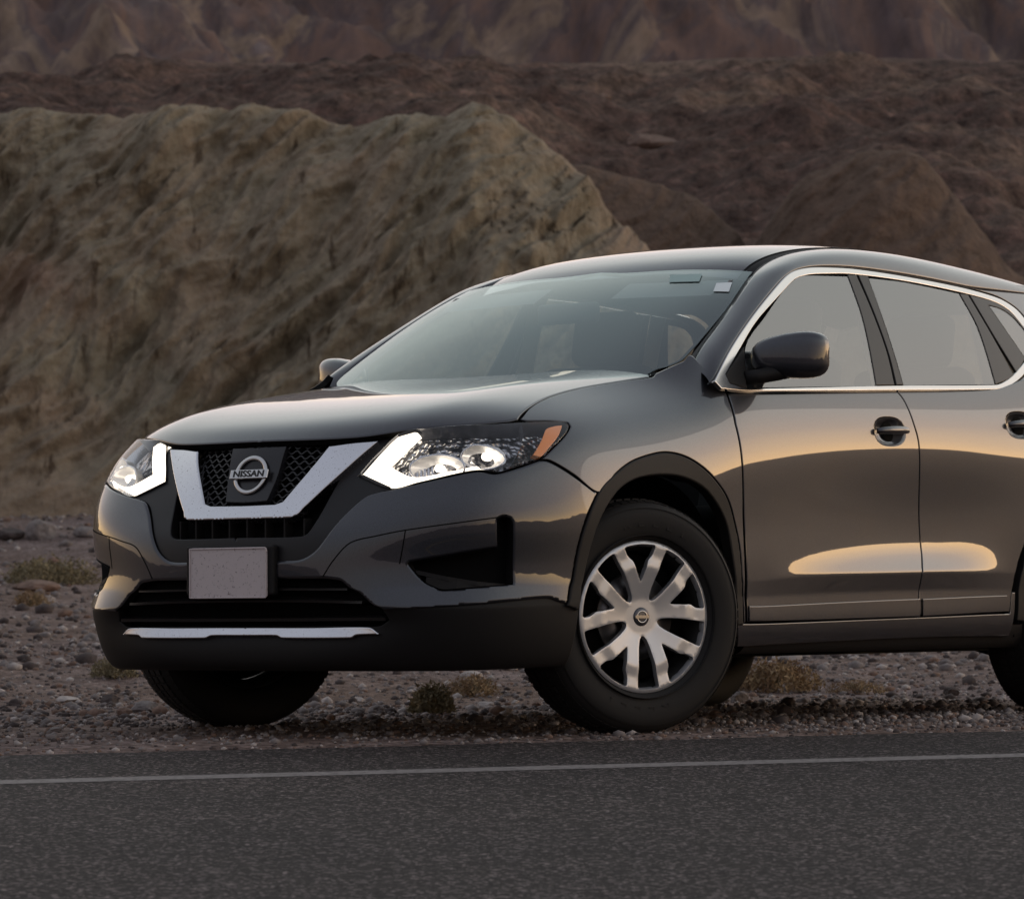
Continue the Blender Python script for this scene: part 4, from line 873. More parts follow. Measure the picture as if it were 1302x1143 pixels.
# ---------- door handles ----------
def handle(u_v, parent, s, key=0):
    c = W(*u_v); n = W.normal(*u_v); tx = np.array([-1, 0, .03]); tx -= n * (tx @ n); tx /= np.linalg.norm(tx); tz = np.cross(n, tx); tz = tz if tz[2] > 0 else -tz
    # recess bowl
    V = []; F = []; m = 32
    for j, (r, d) in enumerate(((1.03, -.0012), (1.0, -.0015), (.90, -.006), (.72, -.013), (.4, -.018), (0.02, -.019))):
        for i in range(m):
            a = 2 * math.pi * i / m; V.append(c + tx * .098 * r * np.sign(math.cos(a)) * abs(math.cos(a)) ** .8 + tz * .046 * r * np.sign(math.sin(a)) * abs(math.sin(a)) ** .8 + n * d)
    for j in range(5):
        for i in range(m): F.append((j * m + i, j * m + (i + 1) % m, (j + 1) * m + (i + 1) % m, (j + 1) * m + i)[::(1 if s < 0 else -1)])
    mesh_obj('handle_recess', [np.array(v) * [1, s, 1] for v in V], F, P_, parent)
    # dark finger hole
    V = []
    for i in range(20):
        a = 2 * math.pi * i / 20; V.append(c + tx * (.004 + .036 * math.cos(a)) + tz * .036 * math.sin(a) - n * .0125)
    mesh_obj('finger_hole', [np.array(v) * [1, s, 1] for v in V], [tuple(range(20))], M['void'], parent, smooth=False)
    path = [c + tx * x + n * d for x, d in ((-.092, .004), (-.082, .016), (-.05, .027), (0, .031), (.05, .028), (.082, .018), (.094, .004))]
    path = resample(rnd_path(path, closed=False), 24)
    V, F = tube_data(path, [.0095 + .004 * math.sin(math.pi * i / 23) for i in range(24)], 14)
    V = [v - n * (((v - c) @ n) - .5 * 0) * 0 for v in V]
    V = [c + (v - c) + n * (-.3 * max(0, ((v - c) @ n) - .024)) for v in V]
    mesh_obj('door_handle', [np.array(v) * [1, s, 1] for v in V], F, P_, parent)
doors = [o for o in COL.objects if o.name.split('.')[0] in ('front_door', 'rear_door')]
for o in doors:
    s = 1 if sum(v.co.y for v in o.data.vertices) > 0 else -1
    handle(HC['front'] if o.name.startswith('front') else HC['rear'], o, s)

# ---------- wheels ----------
def wheel(cx, cy, steer, s, detailed=True):
    root = empty('wheel', car)
    tyr = [(.231, .088), (.236, .098), (.246, .1045), (.262, .110), (.285, .1145), (.310, .1150), (.330, .110), (.343, .100), (.350, .090), (.3545, .078), (.3575, .05), (.3585, .0)]
    prof = tyr + [(r, -y) for r, y in tyr[::-1][1:]] + [(.225, -.07), (.225, .07)]
    V, F = lathe_data(prof, 96)
    # tread grooves: circumferential rings pressed in by profile; lateral blocks as raised lugs
    parts = [(V, F)]
    nl = 76
    for i in range(nl):
        a = 2 * math.pi * i / nl; ca, sa = math.cos(a), math.sin(a)
        for y0, y1, sk in ((-.094, -.062, .02), (-.050, -.022, -.01), (-.012, .012, 0), (.022, .050, .01), (.062, .094, -.02)):
            r0, r1 = .350, (.3625 if abs(y0 + y1) < .12 else .3585); w = .0108
            ro = lambda y: r1 - (.0 if abs(y) < .07 else (abs(y) - .07) * .30)
            q = []
            for yy, da in ((y0, -w), (y1, -w + sk * .3), (y1, w + sk * .3), (y0, w)):
                q.append((yy, a + da / .36))
            vv = [(r0 * math.cos(b), yy, r0 * math.sin(b)) for yy, b in q] + [(ro(yy) * math.cos(b), yy, ro(yy) * math.sin(b)) for yy, b in q]
            parts.append((vv, [(4,5,6,7), (0,1,5,4), (1,2,6,5), (2,3,7,6), (3,0,4,7)]))
    ty = multi('tyre', parts, M['rubber'], root)
    for pl_ in ty.data.polygons[len(F):]: pl_.use_smooth = False
    if detailed:
        # raised lettering and ribs on the sidewall
        for r0 in (.248, .331):
            V, F = lathe_data([(r0 - .0015, .100), (r0, .117 if r0 < .3 else .1125), (r0 + .0015, .100)], 96); 
            mesh_obj('sidewall_rib', V, F, M['rubber'], ty)
        for word, a0 in (('KELLY', 97), ('KELLY', 277)):
            for k, chn in enumerate(word):
                a = R(a0 + (k - 2) * 10.5); r = .287
                mw = Matrix(((-math.sin(a), math.cos(a), 0, r * math.cos(a)), (0, 0, 1, .1135), (math.cos(a), math.sin(a), 0, r * math.sin(a)), (0, 0, 0, 1)))
                # letter x axis = clockwise tangent, y axis = outward radius
                text_obj('sidewall_letter', chn, .040, M['rubber'], ty, mw, .0011, .0004, 1.2)
    # rim barrel and disc
    V, F = lathe_data([(.2335, .088), (.2335, .094), (.228, .096), (.222, .088), (.205, .06), (.200, -.06), (.225, -.085), (.231, -.085), (.231, .0)], 72)
    mesh_obj('rim', V, F, M['steel'], root)
    if detailed:
        V, F = lathe_data([(.02, .03), (.135, .03), (.135, .045), (.02, .045)], 48); mesh_obj('brake_disc', V, F, M['disc'], root)
        V, F = lathe_data([(.0, .03), (.19, .02), (.20, .0), (.20, -.01), (0, -.01)], 48, False); mesh_obj('backing_plate', V, F, M['void'], root)
        # cover: disc with ten openings
        Rc = .2325
        outer = [(Rc * math.cos(2 * math.pi * i / 120), Rc * math.sin(2 * math.pi * i / 120)) for i in range(120)]
        holes = []
        for k in range(5):
            for kind in (0, 1):
                a0 = R(86.5 + 72 * k + (36 if kind else 0))
                if kind == 0: h = [(.955, 0), (.948, .11), (.930, .225), (.900, .243), (.800, .195), (.735, .118), (.640, .084), (.480, .016), (.462, 0)]
                else: h = [(.958, 0), (.952, .08), (.940, .155), (.915, .168), (.600, .126), (.400, .086), (.300, .054), (.262, .024), (.252, 0)]
                h = h + [(r, -t) for r, t in h[::-1][1:-1]]
                h = np.array(h); h = np.concatenate([[h[i] * .5 + h[(i + 1) % len(h)] * .5, h[(i + 1) % len(h)] * .85 + h[i] * .15, h[(i + 1) % len(h)] * .85 + h[(i + 2) % len(h)] * .15] for i in range(len(h))])
                holes.append(np.array([(Rc * (r * math.cos(a0) - t * math.sin(a0)), Rc * (r * math.sin(a0) + t * math.cos(a0))) for r, t in h]))
        outer = np.array(outer)
        pts = [Vector(p) for p in outer]; ed = [(i, (i + 1) % 120) for i in range(120)]
        for h in holes:
            b = len(pts); pts += [Vector(p) for p in h]; ed += [(b + i, b + (i + 1) % len(h)) for i in range(len(h))]
        g = np.array([(x, y) for x in np.arange(-.23, .231, .0085) for y in np.arange(-.23, .231, .0085)]) + rng.uniform(-.0012, .0012, (55 * 55, 2))
        g = g[inside(g, outer)]; g = g[dist_poly(g, outer) > .003]
        for h in holes: g = g[~inside(g, h)]; g = g[dist_poly(g, h) > .0035]
        v2, e2, f2, *_ = delaunay_2d_cdt(pts + [Vector(p) for p in g], ed, [], 0, 1e-7)
        V2 = np.array([tuple(v) for v in v2]); F2 = np.array([tuple(f) for f in f2 if len(f) == 3]); C = V2[F2].mean(1); ok = inside(C, outer)
        for h in holes: ok &= ~inside(C, h)
        F2 = F2[ok]
        a_ = V2[F2[:, 1]] - V2[F2[:, 0]]; b_ = V2[F2[:, 2]] - V2[F2[:, 0]]; cr = a_[:, 0] * b_[:, 1] - a_[:, 1] * b_[:, 0]; F2 = F2[abs(cr) > 1e-11]; cr = cr[abs(cr) > 1e-11]
        F2[cr > 0] = F2[cr > 0][:, ::-1]
        rr = np.hypot(V2[:, 0], V2[:, 1]) / Rc; ang = np.arctan2(V2[:, 1], V2[:, 0])
        # dish: rim lip high, centre set back, spokes crowned; ridge along each spoke
        kk = np.cos((ang - R(86.5)) * 5)      # 1 at the wide openings, -1 at the slots
        S_ = lambda a_, b_: ss(a_, b_, rr)
        yb = .100 - .004 * S_(.965, 1.0) - .018 * np.clip((.66 - rr) / .42, 0, 1) - .003 * np.clip(1 - abs(rr - .80) / .14, 0, 1)
        V3 = [(V2[i, 0], yb[i], V2[i, 1]) for i in range(len(V2))]
        o = mesh_obj('wheel_cover', V3, F2, M['silver'], root)
        so = o.modifiers.new('solid', 'SOLIDIFY'); so.thickness = .020; so.offset = -1
        bevel(o, .0030, 2, 50)
        # centre cap
        V, F = lathe_data([(0.001, .086), (.020, .0865), (.027, .085), (.0295, .081), (.0295, .06)], 40, False); cp = mesh_obj('centre_cap', V, F, M['reflector_dark'], root)
        V, F = ring_data((0, .0875, 0), (0, 1, 0), .0175, .0175, .0020); mesh_obj('cap_ring', V, F, M['chrome2'], cp)
        multi('cap_bar', [box_data((0, .0885, 0), (.050, .003, .009))], M['chrome2'], cp, smooth=False)
    root.location = (cx, s * cy, .3555)
    root.rotation_euler = (0, 0, steer if s > 0 else steer + math.pi)
    return root
wheel(0.008, .792, R(-22.3), 1)
wheel(0.0, .792, R(-19.5), -1)
wheel(-2.705, .7975, 0, 1)
wheel(-2.705, .7975, 0, -1)

# ---------- interior ----------
def rbox(name, c, s, m, parent, rot=None, w=.03):
    return bevel(multi(name, [box_data(c, s, rot)], m, parent, smooth=True), w, 4)
def seat(x, y):
    b = bevel(multi('seat', [box_data((x, y, .62), (.50, .50, .20))], M['fabric'], car), .05, 4)
    ry = lambda a: np.array([[math.cos(a), 0, math.sin(a)], [0, 1, 0], [-math.sin(a), 0, math.cos(a)]])
    bevel(multi('backrest', [box_data((x - .33, y, .95), (.13, .48, .60), ry(R(-15)))], M['fabric'], b), .05, 4)
    bevel(multi('headrest', [box_data((x - .44, y, 1.345), (.10, .27, .20), ry(R(-12)))], M['fabric'], b), .045, 5)
for x, y in ((-1.12, .38), (-1.12, -.38), (-2.0, .40), (-2.0, -.40)): seat(x, y)
P = []
for t in np.linspace(0, 1, 8):
    P.append([(-.38 - .42 * t - .08 * (y / .7) ** 2 * (1 - t), y, 1.03 + .05 * math.sin(math.pi * min(1, t * 1.1)) + (.035 if y > .2 and t > .5 else 0)) for y in np.linspace(-.70, .70, 15)])
grid_mesh('dashboard', P, M['dash'], car)
sw = multi('steering_wheel', [ring_data((-.86, .38, .98), (-.9, 0, .42), .185, .185, .014)], M['dash'], car)
bevel(multi('wheel_hub', [box_data((-.85, .38, .975), (.04, .14, .12))], M['dash'], sw), .015)
rm = bevel(multi('rear_view_mirror', [box_data((-.80, 0.0, 1.375), (.03, .25, .07))], M['dash'], car), .015, 3)
for s in (1, -1):
    grid_mesh('sun_visor', [[(-.93, s * (.16 + .42 * a), 1.475 - .010 * a), (-.82, s * (.16 + .40 * a), 1.418 - .010 * a)] for a in np.linspace(0, 1, 6)], M['inner'], car)
u = np.linspace(0, 4, 16); v = np.linspace(.8, 7.9, 30); U_, V_ = np.meshgrid(u, v, indexing='ij'); P = RF(U_, V_) - np.array([0, 0, .035])
grid_mesh('headliner', np.concatenate([(P * [1, -1, 1])[::-1][:-1], P]), M['headliner'], car)
# B and C pillars inside
for s in (1, -1):
    for x0, x1 in ((-1.50, -1.60), (-2.28, -2.42)):
        grid_mesh('inner_pillar', [[(x0 + .02 * k, s * (.82 - .14 * t), .9 + .58 * t) for t in (0, .5, 1)] for k in (0, -5)], M['headliner'], car)
# stickers on the inside of the windscreen
def on_ws(u0, u1, v0, v1, m, nm):
    U_, V_ = np.meshgrid(np.linspace(u0, u1, 4), np.linspace(v0, v1, 4), indexing='ij'); grid_mesh(nm, WS(U_, V_) - .004 * WS.normal(U_, V_), m, ws)
patch('sticker', 'S', M['sticker'], ws, 'stick1', 'L', flange=0, edge=0, gap=0, step=.03)
patch('sticker', 'S', M['sticker2'], ws, 'stick2', 'L', flange=0, edge=0, gap=0, step=.03)
# ---------- terrain ----------
_perm = rng.permutation(4096)
def vnoise(x, y, seed=0):
    xi = np.floor(x).astype(int); yi = np.floor(y).astype(int); fx = x - xi; fy = y - yi
    fx = fx * fx * fx * (fx * (fx * 6 - 15) + 10); fy = fy * fy * fy * (fy * (fy * 6 - 15) + 10)
    def g(i, j, dx, dy):
        h = _perm[(_perm[(i + seed * 37) & 4095] + j) & 4095]; a = h * (2 * math.pi / 4096.); return np.cos(a) * dx + np.sin(a) * dy
    X = x - xi; Y = y - yi
    a = g(xi, yi, X, Y); b = g(xi + 1, yi, X - 1, Y); c = g(xi, yi + 1, X, Y - 1); d = g(xi + 1, yi + 1, X - 1, Y - 1)
    return (a * (1 - fx) + b * fx) * (1 - fy) + (c * (1 - fx) + d * fx) * fy
def fbm(x, y, o=5, seed=0, gain=.5, ridged=False):
    s = 0; a = 1.
    for k in range(o):
        n = vnoise(x, y, seed + k * 7); s = s + a * ((.5 - abs(n)) * 1.4 - .35 if ridged else n); x = x * 2.03 + 5.1; y = y * 2.03 - 3.7; a *= gain
    return s
EX = np.array([.948, .318]); NX = np.array([-.318, .948])          # along and across the road
def ss(a, b, x): t = np.clip((x - a) / (b - a), 0, 1); return t * t * (3 - 2 * t)
def ground_z(x, y):
    s = -.318 * x + .948 * y
    plane = .0068 * (x - .354) - .0367 * (y - 11.69)
    far = -.13 + .38 * ss(17, 46, y) + .10 * ss(44, 60, y)
    z = plane * (1 - ss(14.2, 19, y)) + far * ss(14.2, 19, y)
    z = np.where((s > 3) & (s < 10.5), .0, z)
    z = z * ss(10.5, 11.1, s) + np.where(s < 10.5, -.03, .006) * (1 - ss(10.5, 11.1, s)) if True else z
    return z
def ground_full(x, y):
    s = -.318 * x + .948 * y
    n = fbm(x * .5, y * .5, 4, 3) * .05 + fbm(x * 3, y * 3, 3, 9) * .010
    w = ss(10.5, 11.6, s) ; wf = ss(13.5, 22, y)
    z = ground_z(x, y) + n * w * (.18 + .82 * wf) + fbm(x * .16, y * .16, 3, 31) * .25 * ss(18, 30, y)
    # the shoulder under the tyres stays firm
    return z

# ground colours
m = mat('gravel_ground', (.14,.12,.11), .95, spec=.2); nt, b = nodes(m); M['ground'] = m
n1 = noise_node(nt, .35, 5, .6); n2 = noise_node(nt, 28, 4, .75); n3 = noise_node(nt, 2.2, 5, .65)
base = ramp(nt, n2.outputs[0], [(.30, (.075,.060,.056)), (.48, (.165,.137,.129)), (.60, (.235,.202,.190)), (.74, (.38,.335,.32))])
tint = ramp(nt, n1.outputs[0], [(.35, (.80,.68,.58)), (.5, (1,.94,.92)), (.65, (.95,.93,1.0))])
dk = ramp(nt, n3.outputs[0], [(.38, (.72,.66,.62)), (.6, (1.1,1.08,1.05))])
c = mix(nt, 1.0, base.outputs[0], tint.outputs[0], 'MULTIPLY'); c = mix(nt, 1.0, c, dk.outputs[0], 'MULTIPLY')
nt.links.new(c, b.inputs['Base Color'])
vo = nt.nodes.new('ShaderNodeTexVoronoi'); vo.inputs['Scale'].default_value = 34; tc = nt.nodes.new('ShaderNodeTexCoord'); nt.links.new(tc.outputs['Object'], vo.inputs['Vector'])
vr = ramp(nt, vo.outputs['Color'], [(.2, (.55,.48,.45)), (.8, (1.4,1.32,1.30))]); c2 = mix(nt, .75, c, mix(nt, 1.0, c, vr.outputs[0], 'MULTIPLY')); nt.links.new(c2, b.inputs['Base Color'])
bp = nt.nodes.new('ShaderNodeBump'); bp.inputs['Strength'].default_value = .9; bp.inputs['Distance'].default_value = .02; bp.invert = True
nt.links.new(vo.outputs['Distance'], bp.inputs['Height'])
bp2 = nt.nodes.new('ShaderNodeBump'); bp2.inputs['Strength'].default_value = .6; bp2.inputs['Distance'].default_value = .02; nt.links.new(n2.outputs[0], bp2.inputs['Height']); nt.links.new(bp.outputs[0], bp2.inputs['Normal']); nt.links.new(bp2.outputs[0], b.inputs['Normal'])

def warp_axis(lo, hi, fine_lo, fine_hi, st, growth=1.12):
    a = list(np.arange(fine_lo, fine_hi, st)); s = st; x = a[-1]
    while x < hi: s *= growth; x += s; a.append(min(x, hi))
    s = st; x = fine_lo; pre = []
    while x > lo: s *= growth; x -= s; pre.append(max(x, lo))
    return np.array(pre[::-1] + a)
xs = warp_axis(-3000, 3000, -9, 9, .07, 1.10); ys = warp_axis(-3000, 3500, 9.5, 17, .07, 1.03)
X, Y = np.meshgrid(xs, ys, indexing='ij'); Z = ground_full(X, Y)
g = grid_mesh('ground', np.stack([X, Y, Z], -1), M['ground'], flip=False); tag(g, kind='structure')

# asphalt
m = mat('asphalt', (.05,.047,.046), .88, spec=.2); nt, b = nodes(m); M['asphalt'] = m
vo = nt.nodes.new('ShaderNodeTexVoronoi'); vo.inputs['Scale'].default_value = 125; tc = nt.nodes.new('ShaderNodeTexCoord'); nt.links.new(tc.outputs['Object'], vo.inputs['Vector'])
sep = nt.nodes.new('ShaderNodeSeparateColor'); nt.links.new(vo.outputs['Color'], sep.inputs[0])
agg = ramp(nt, sep.outputs[0], [(.05, (.0075,.0058,.006)), (.50, (.021,.0172,.0172)), (.84, (.052,.0425,.0425)), (.96, (.22,.185,.18))])
big = ramp(nt, noise_node(nt, .7, 5, .6).outputs[0], [(.35, (.82,.82,.84)), (.65, (1.12,1.10,1.08))])
fine = ramp(nt, noise_node(nt, 14, 5, .7).outputs[0], [(.3, (.75,.75,.75)), (.7, (1.2,1.2,1.2))])
c = mix(nt, 1.0, agg.outputs[0], big.outputs[0], 'MULTIPLY'); c = mix(nt, 1.0, c, fine.outputs[0], 'MULTIPLY'); nt.links.new(c, b.inputs['Base Color'])
bp = nt.nodes.new('ShaderNodeBump'); bp.inputs['Strength'].default_value = .8; bp.inputs['Distance'].default_value = .006; bp.invert = True; nt.links.new(vo.outputs['Distance'], bp.inputs['Height']); nt.links.new(bp.outputs[0], b.inputs['Normal'])
def road_sheet(name, s0, s1, z, m, ragged=0, a0=-400, a1=400, n=900):
    aa = np.r_[np.linspace(a0, -15, 60)[:-1], np.linspace(-15, 18, n), np.linspace(18, a1, 60)[1:]]
    rows = []
    for a in aa:
        e = ragged * (vnoise(np.array([a * 1.3]), np.array([.5]), 2)[0] + .6 * vnoise(np.array([a * 7.]), np.array([.5]), 4)[0] + .3 * vnoise(np.array([a * 25.]), np.array([.5]), 6)[0])
        P = EX * a
        rows.append([(*(P + NX * s0), z), (*(P + NX * (s1 - .03 + e)), z), (*(P + NX * (s1 + e)), z - .03 * (ragged > 0))])
    o = grid_mesh(name, rows, m, flip=False); tag(o, kind='structure'); return o
road_sheet('road', 2.8, 10.52, .014, M['asphalt'], .05)
m = mat('line_paint', (.30,.29,.27), .8); nt, b = nodes(m)
wr = ramp(nt, noise_node(nt, 45, 5, .75).outputs[0], [(.34, (.05,.043,.043)), (.46, (.15,.133,.13)), (.7, (.23,.21,.205))]); nt.links.new(wr.outputs[0], b.inputs['Base Color'])
road_sheet('road_edge_line', 9.53, 9.65, .0150, m, 0)
mcl = mat('line_paint_yellow', (.38,.25,.05), .8)
road_sheet('road_centre_line', 6.0, 6.1, .018, mcl, 0)

# ---------- cliff, scree slope, far mountains ----------
m = mat('cliff_rock', (.2,.16,.12), .95, spec=.15); nt, b = nodes(m); M['cliff'] = m
rot = ((1, 1, 1), (0, R(42), 0))
n1 = noise_node(nt, .23, 5, .6, dist=.6); n2 = noise_node(nt, 1.0, 6, .68, stretch=((2.6, 1, .55), (0, R(-40), 0))); n3 = noise_node(nt, 6, 5, .7)
base = ramp(nt, n1.outputs[0], [(.30, (.270,.172,.124)), (.42, (.275,.212,.155)), (.55, (.248,.213,.156)), (.68, (.285,.228,.168)), (.8, (.238,.205,.154))])
st = ramp(nt, n2.outputs[0], [(.30, (.62,.58,.55)), (.5, (1,1,1)), (.72, (1.22,1.18,1.15))])
fn = ramp(nt, n3.outputs[0], [(.3, (.82,.80,.78)), (.7, (1.14,1.14,1.14))])
n4 = noise_node(nt, 1.5, 5, .6, stretch=((3.6, 1, .9), (0, R(-42), 0)), dist=.3); ck = ramp(nt, n4.outputs[0], [(.60, (1,1,1)), (.68, (.42,.38,.36)), (.74, (.34,.30,.28))])
c = mix(nt, 1.0, base.outputs[0], st.outputs[0], 'MULTIPLY'); c = mix(nt, 1.0, c, fn.outputs[0], 'MULTIPLY'); c = mix(nt, 1.0, c, ck.outputs[0], 'MULTIPLY'); nt.links.new(c, b.inputs['Base Color'])
bump(nt, b, n3.outputs[0], .7, .10)
m = mat('mound_earth', (.1,.08,.06), .95, spec=.15); nt, b = nodes(m); M['mound'] = m
n1 = noise_node(nt, .35, 6, .65, dist=.5); n2 = noise_node(nt, 3.0, 6, .78)
base = ramp(nt, n1.outputs[0], [(.34, (.17,.118,.088)), (.48, (.235,.188,.138)), (.62, (.26,.215,.158)), (.75, (.20,.150,.112))])
st = ramp(nt, n2.outputs[0], [(.32, (.60,.58,.56)), (.5, (1,1,1)), (.70, (1.35,1.3,1.28))])
tcg = nt.nodes.new('ShaderNodeTexCoord'); sz = nt.nodes.new('ShaderNodeSeparateXYZ'); nt.links.new(tcg.outputs['Generated'], sz.inputs[0])
ma = nt.nodes.new('ShaderNodeMath'); ma.operation = 'MULTIPLY_ADD'; nt.links.new(n1.outputs[0], ma.inputs[0]); ma.inputs[1].default_value = .9; nt.links.new(sz.outputs['Z'], ma.inputs[2])
cov = ramp(nt, ma.outputs[0], [(.80, (0, 0, 0)), (1.25, (1,1,1))])
cc = mix(nt, cov.outputs[0], base.outputs[0], (.150,.103,.078)); nt.links.new(mix(nt, 1.0, cc, st.outputs[0], 'MULTIPLY'), b.inputs['Base Color']); bump(nt, b, n2.outputs[0], .9, .15)
TOP = [(-2400,330),(-2000,240),(-1500,170),(-1000,150),(-400,130),(-150,150),(0,143),(60,150),(120,149),(230,140),(340,140),(400,155),(435,161),(480,152),(560,147),(596,130),(625,139),(650,155),(700,190),(740,224),(768,250),(800,282),(850,330),(920,400),(1000,470),(1300,560),(1900,600)]
TX = [p[0] for p in TOP]; TY = [p[1] for p in TOP]
Y0 = 45.; F_ = 4841.8
def zpx(py, y): return .8121 - (py - 595) / F_ * y
def rock_sheet(name, top, x0, x1, ybase, depth, m, nx, nt_, amp=1., seed=0, zb=None, round_=.25):
    xs = np.linspace(x0, x1, nx); rows = []
    px = xs / ybase * F_ + 651
    ztop = zpx(np.interp(px, [p[0] for p in top], [p[1] for p in top]), ybase + depth)
    zt = ztop - .02
    # smooth the crest a little
    t = np.linspace(0, 1, nt_)
    X = np.repeat(xs[:, None], nt_, 1); T_ = np.repeat(t[None], nx, 0)
    zb_ = ground_full(X[:, :1], np.full_like(X[:, :1], ybase)) - .25
    prof = (1 - (1 - np.clip(T_ / .93, 0, 1)) ** (1 + round_)) 
    Zc = zb_ + (zt[:, None] - zb_) * prof; Zc = np.where(T_ > .93, zt[:, None] - (T_ - .93) * 1.0, Zc)
    Yc = ybase + depth * T_ ** 1.05 + np.where(T_ > .93, (T_ - .93) * 30, 0)
    th = R(43); A = X * math.cos(th) + Zc * math.sin(th); B = -X * math.sin(th) + Zc * math.cos(th)
    wx = fbm(X * .35, Zc * .35, 3, seed + 50) * .45
    d = fbm((B + wx) * .62, A * .13, 4, seed + 1, .5, True) * .95 + fbm((B + wx) * 2.3, A * .45, 5, seed + 11, .55, True) * .26 + fbm((B + wx * .5) * 5.5, A * 3.0, 4, seed + 21, .6) * .08 - .35 * np.clip(fbm(B * 1.9 + wx, A * .7, 4, seed + 33) - .10, 0, .3) * 1.8 + fbm(X * .25, Zc * .2, 3, seed + 5) * 1.0
    d += -.16 * np.clip(fbm(B * 3.2 + wx, A * .9, 3, seed + 71) - .32, 0, 1) * 3
    fade = np.clip(T_ * 5, .25, 1) * np.clip((1.0 - T_) * 9, 0, 1)
    Yc = Yc - d * amp * fade; Zc = Zc + (d * .30 * amp) * fade * (T_ < .93) + .05 * fbm(X * 1.7, T_ * 0, 4, seed + 90) * (T_ > .5)
    o = grid_mesh(name, np.stack([X, Yc, Zc], -1), m, flip=False); tag(o, kind='structure'); return o
rock_sheet('cliff', TOP, -26, 8, Y0, 4.2, M['cliff'], 1250, 220, .80, 0)
TOP2 = [(600,420),(690,300),(735,208),(760,212),(800,222),(850,232),(900,252),(930,270),(965,298),(990,330),(1040,420)]
rock_sheet('cliff_spur', TOP2, -.6, 5, 50., 4.5, M['mound'], 260, 120, .35, 4)
TOP3 = [(880,480),(960,340),(1010,280),(1035,245),(1060,224),(1100,205),(1150,194),(1190,195),(1220,205),(1255,245),(1285,290),(1340,350),(1500,420),(2200,520)]
rock_sheet('cliff_mound', TOP3, 1.8, 16, 49., 4.5, M['mound'], 420, 130, .35, 8)

m = mat('scree', (.07,.045,.038), .95, spec=.15); nt, b = nodes(m); M['scree'] = m
n1 = noise_node(nt, .16, 5, .65); n2 = noise_node(nt, 2.6, 6, .8, stretch=((1, .45, 1), (0, 0, 0))); n3 = noise_node(nt, .9, 4, .6)
base = ramp(nt, n1.outputs[0], [(.35, (.085,.052,.042)), (.5, (.120,.076,.060)), (.66, (.18,.122,.090))])
st = ramp(nt, n2.outputs[0], [(.36, (.40,.37,.37)), (.5, (1,1,1)), (.60, (1.5,1.42,1.42)), (.70, (2.6,2.4,2.4))])
c = mix(nt, 1.0, base.outputs[0], st.outputs[0], 'MULTIPLY'); nt.links.new(c, b.inputs['Base Color']); bump(nt, b, n2.outputs[0], 1.0, .25)
# scree terrace: rises from behind the cliff crest to a flat rim
xs = np.linspace(-26, 30, 420); ts = np.linspace(0, 1, 260); X, T_ = np.meshgrid(xs, ts, indexing='ij')
Yc = 51.0 + T_ * 36 + 0 * X; px = X / Yc * F_ + 651
rim = np.interp(X / 87 * F_ + 651, [-600,0,60,200,400,420,440,700,900,1300,2000], [112,100,97,84,80,75,80,80,76,74,70]); zr = zpx(rim, 87.)
base_z = np.interp(X / 49 * F_ + 651, [-600,0,560,640,700,800,960,1100,1300,2000], [4.55,4.55,4.75,4.6,3.9,3.0,3.0,3.2,3.2,3.0]) - .9
Zc = base_z + (zr - base_z) * (T_ ** .85)
Zc += (fbm(X * .22, Yc * .14, 4, 60) * .9 * np.clip(T_ * 4, 0, 1) + fbm(X * 1.1, Yc * .6, 4, 61) * .22 + abs(fbm(X * 3.3, Yc * 1.6, 3, 62)) * .12) * np.clip((1 - T_) * 8, .12, 1)
rows = np.stack([X, Yc, Zc], -1); last = rows[:, -1:] + [0, 12, -3.]
o = grid_mesh('scree_slope', np.concatenate([rows, last], 1), M['scree']); tag(o, kind='structure')

m = mat('mountain_rock', (.1,.07,.06), .95, spec=.1); nt, b = nodes(m); M['mount'] = m
n1 = noise_node(nt, .028, 6, .62, dist=1.4, stretch=((1.3, .5, .8), (0, R(38), 0))); n2 = noise_node(nt, .12, 6, .7, stretch=((2.2, 1, .5), (0, R(35), 0)))
base = ramp(nt, n1.outputs[0], [(.30, (.090,.066,.070)), (.40, (.120,.084,.080)), (.47, (.165,.105,.086)), (.52, (.115,.086,.084)), (.58, (.24,.170,.125)), (.63, (.14,.100,.094)), (.72, (.23,.198,.192))])
st = ramp(nt, n2.outputs[0], [(.3, (.7,.68,.66)), (.5, (1,1,1)), (.7, (1.25,1.22,1.2))])
c = mix(nt, 1.0, base.outputs[0], st.outputs[0], 'MULTIPLY'); nt.links.new(c, b.inputs['Base Color'])
xs = np.linspace(-260, 300, 520); ts = np.linspace(0, 1, 240); X, T_ = np.meshgrid(xs, ts, indexing='ij')
Yc = 300 + T_ * 260; Zc = 2 + T_ * 84
rg = fbm(X * .014 + .004 * Yc, Yc * .006, 5, 80, .5, True)
Zc += rg * 26 + fbm((X * .8 + Zc * .6) * .06, Yc * .015, 5, 84, .55, True) * 7
o = grid_mesh('mountain', np.stack([X, Yc, Zc], -1), M['mount']); tag(o, kind='structure')
# hills on the other sides of the valley
V = []
nn = 240
for i in range(nn + 1):
    a = 2 * math.pi * i / nn; row = []
    side = max(0, math.cos(a - R(12)))
    h = 26 + 16 * vnoise(np.array([a * 3.]), np.array([.3]), 5)[0] + 13 * vnoise(np.array([a * 17.]), np.array([.7]), 8)[0] + 30 * side
    for r_, f_ in ((640, -.05), (700, .45), (760, .8), (830, 1.0), (1000, .6), (1400, -.1)):
        row.append((r_ * math.cos(a), r_ * math.sin(a), h * f_ + 5 * vnoise(np.array([a * 30.]), np.array([r_ * .02]), 9)[0] * (f_ > 0)))
    V.append(row)
o = grid_mesh('hills', V, M['mount'], flip=True); tag(o, kind='structure')

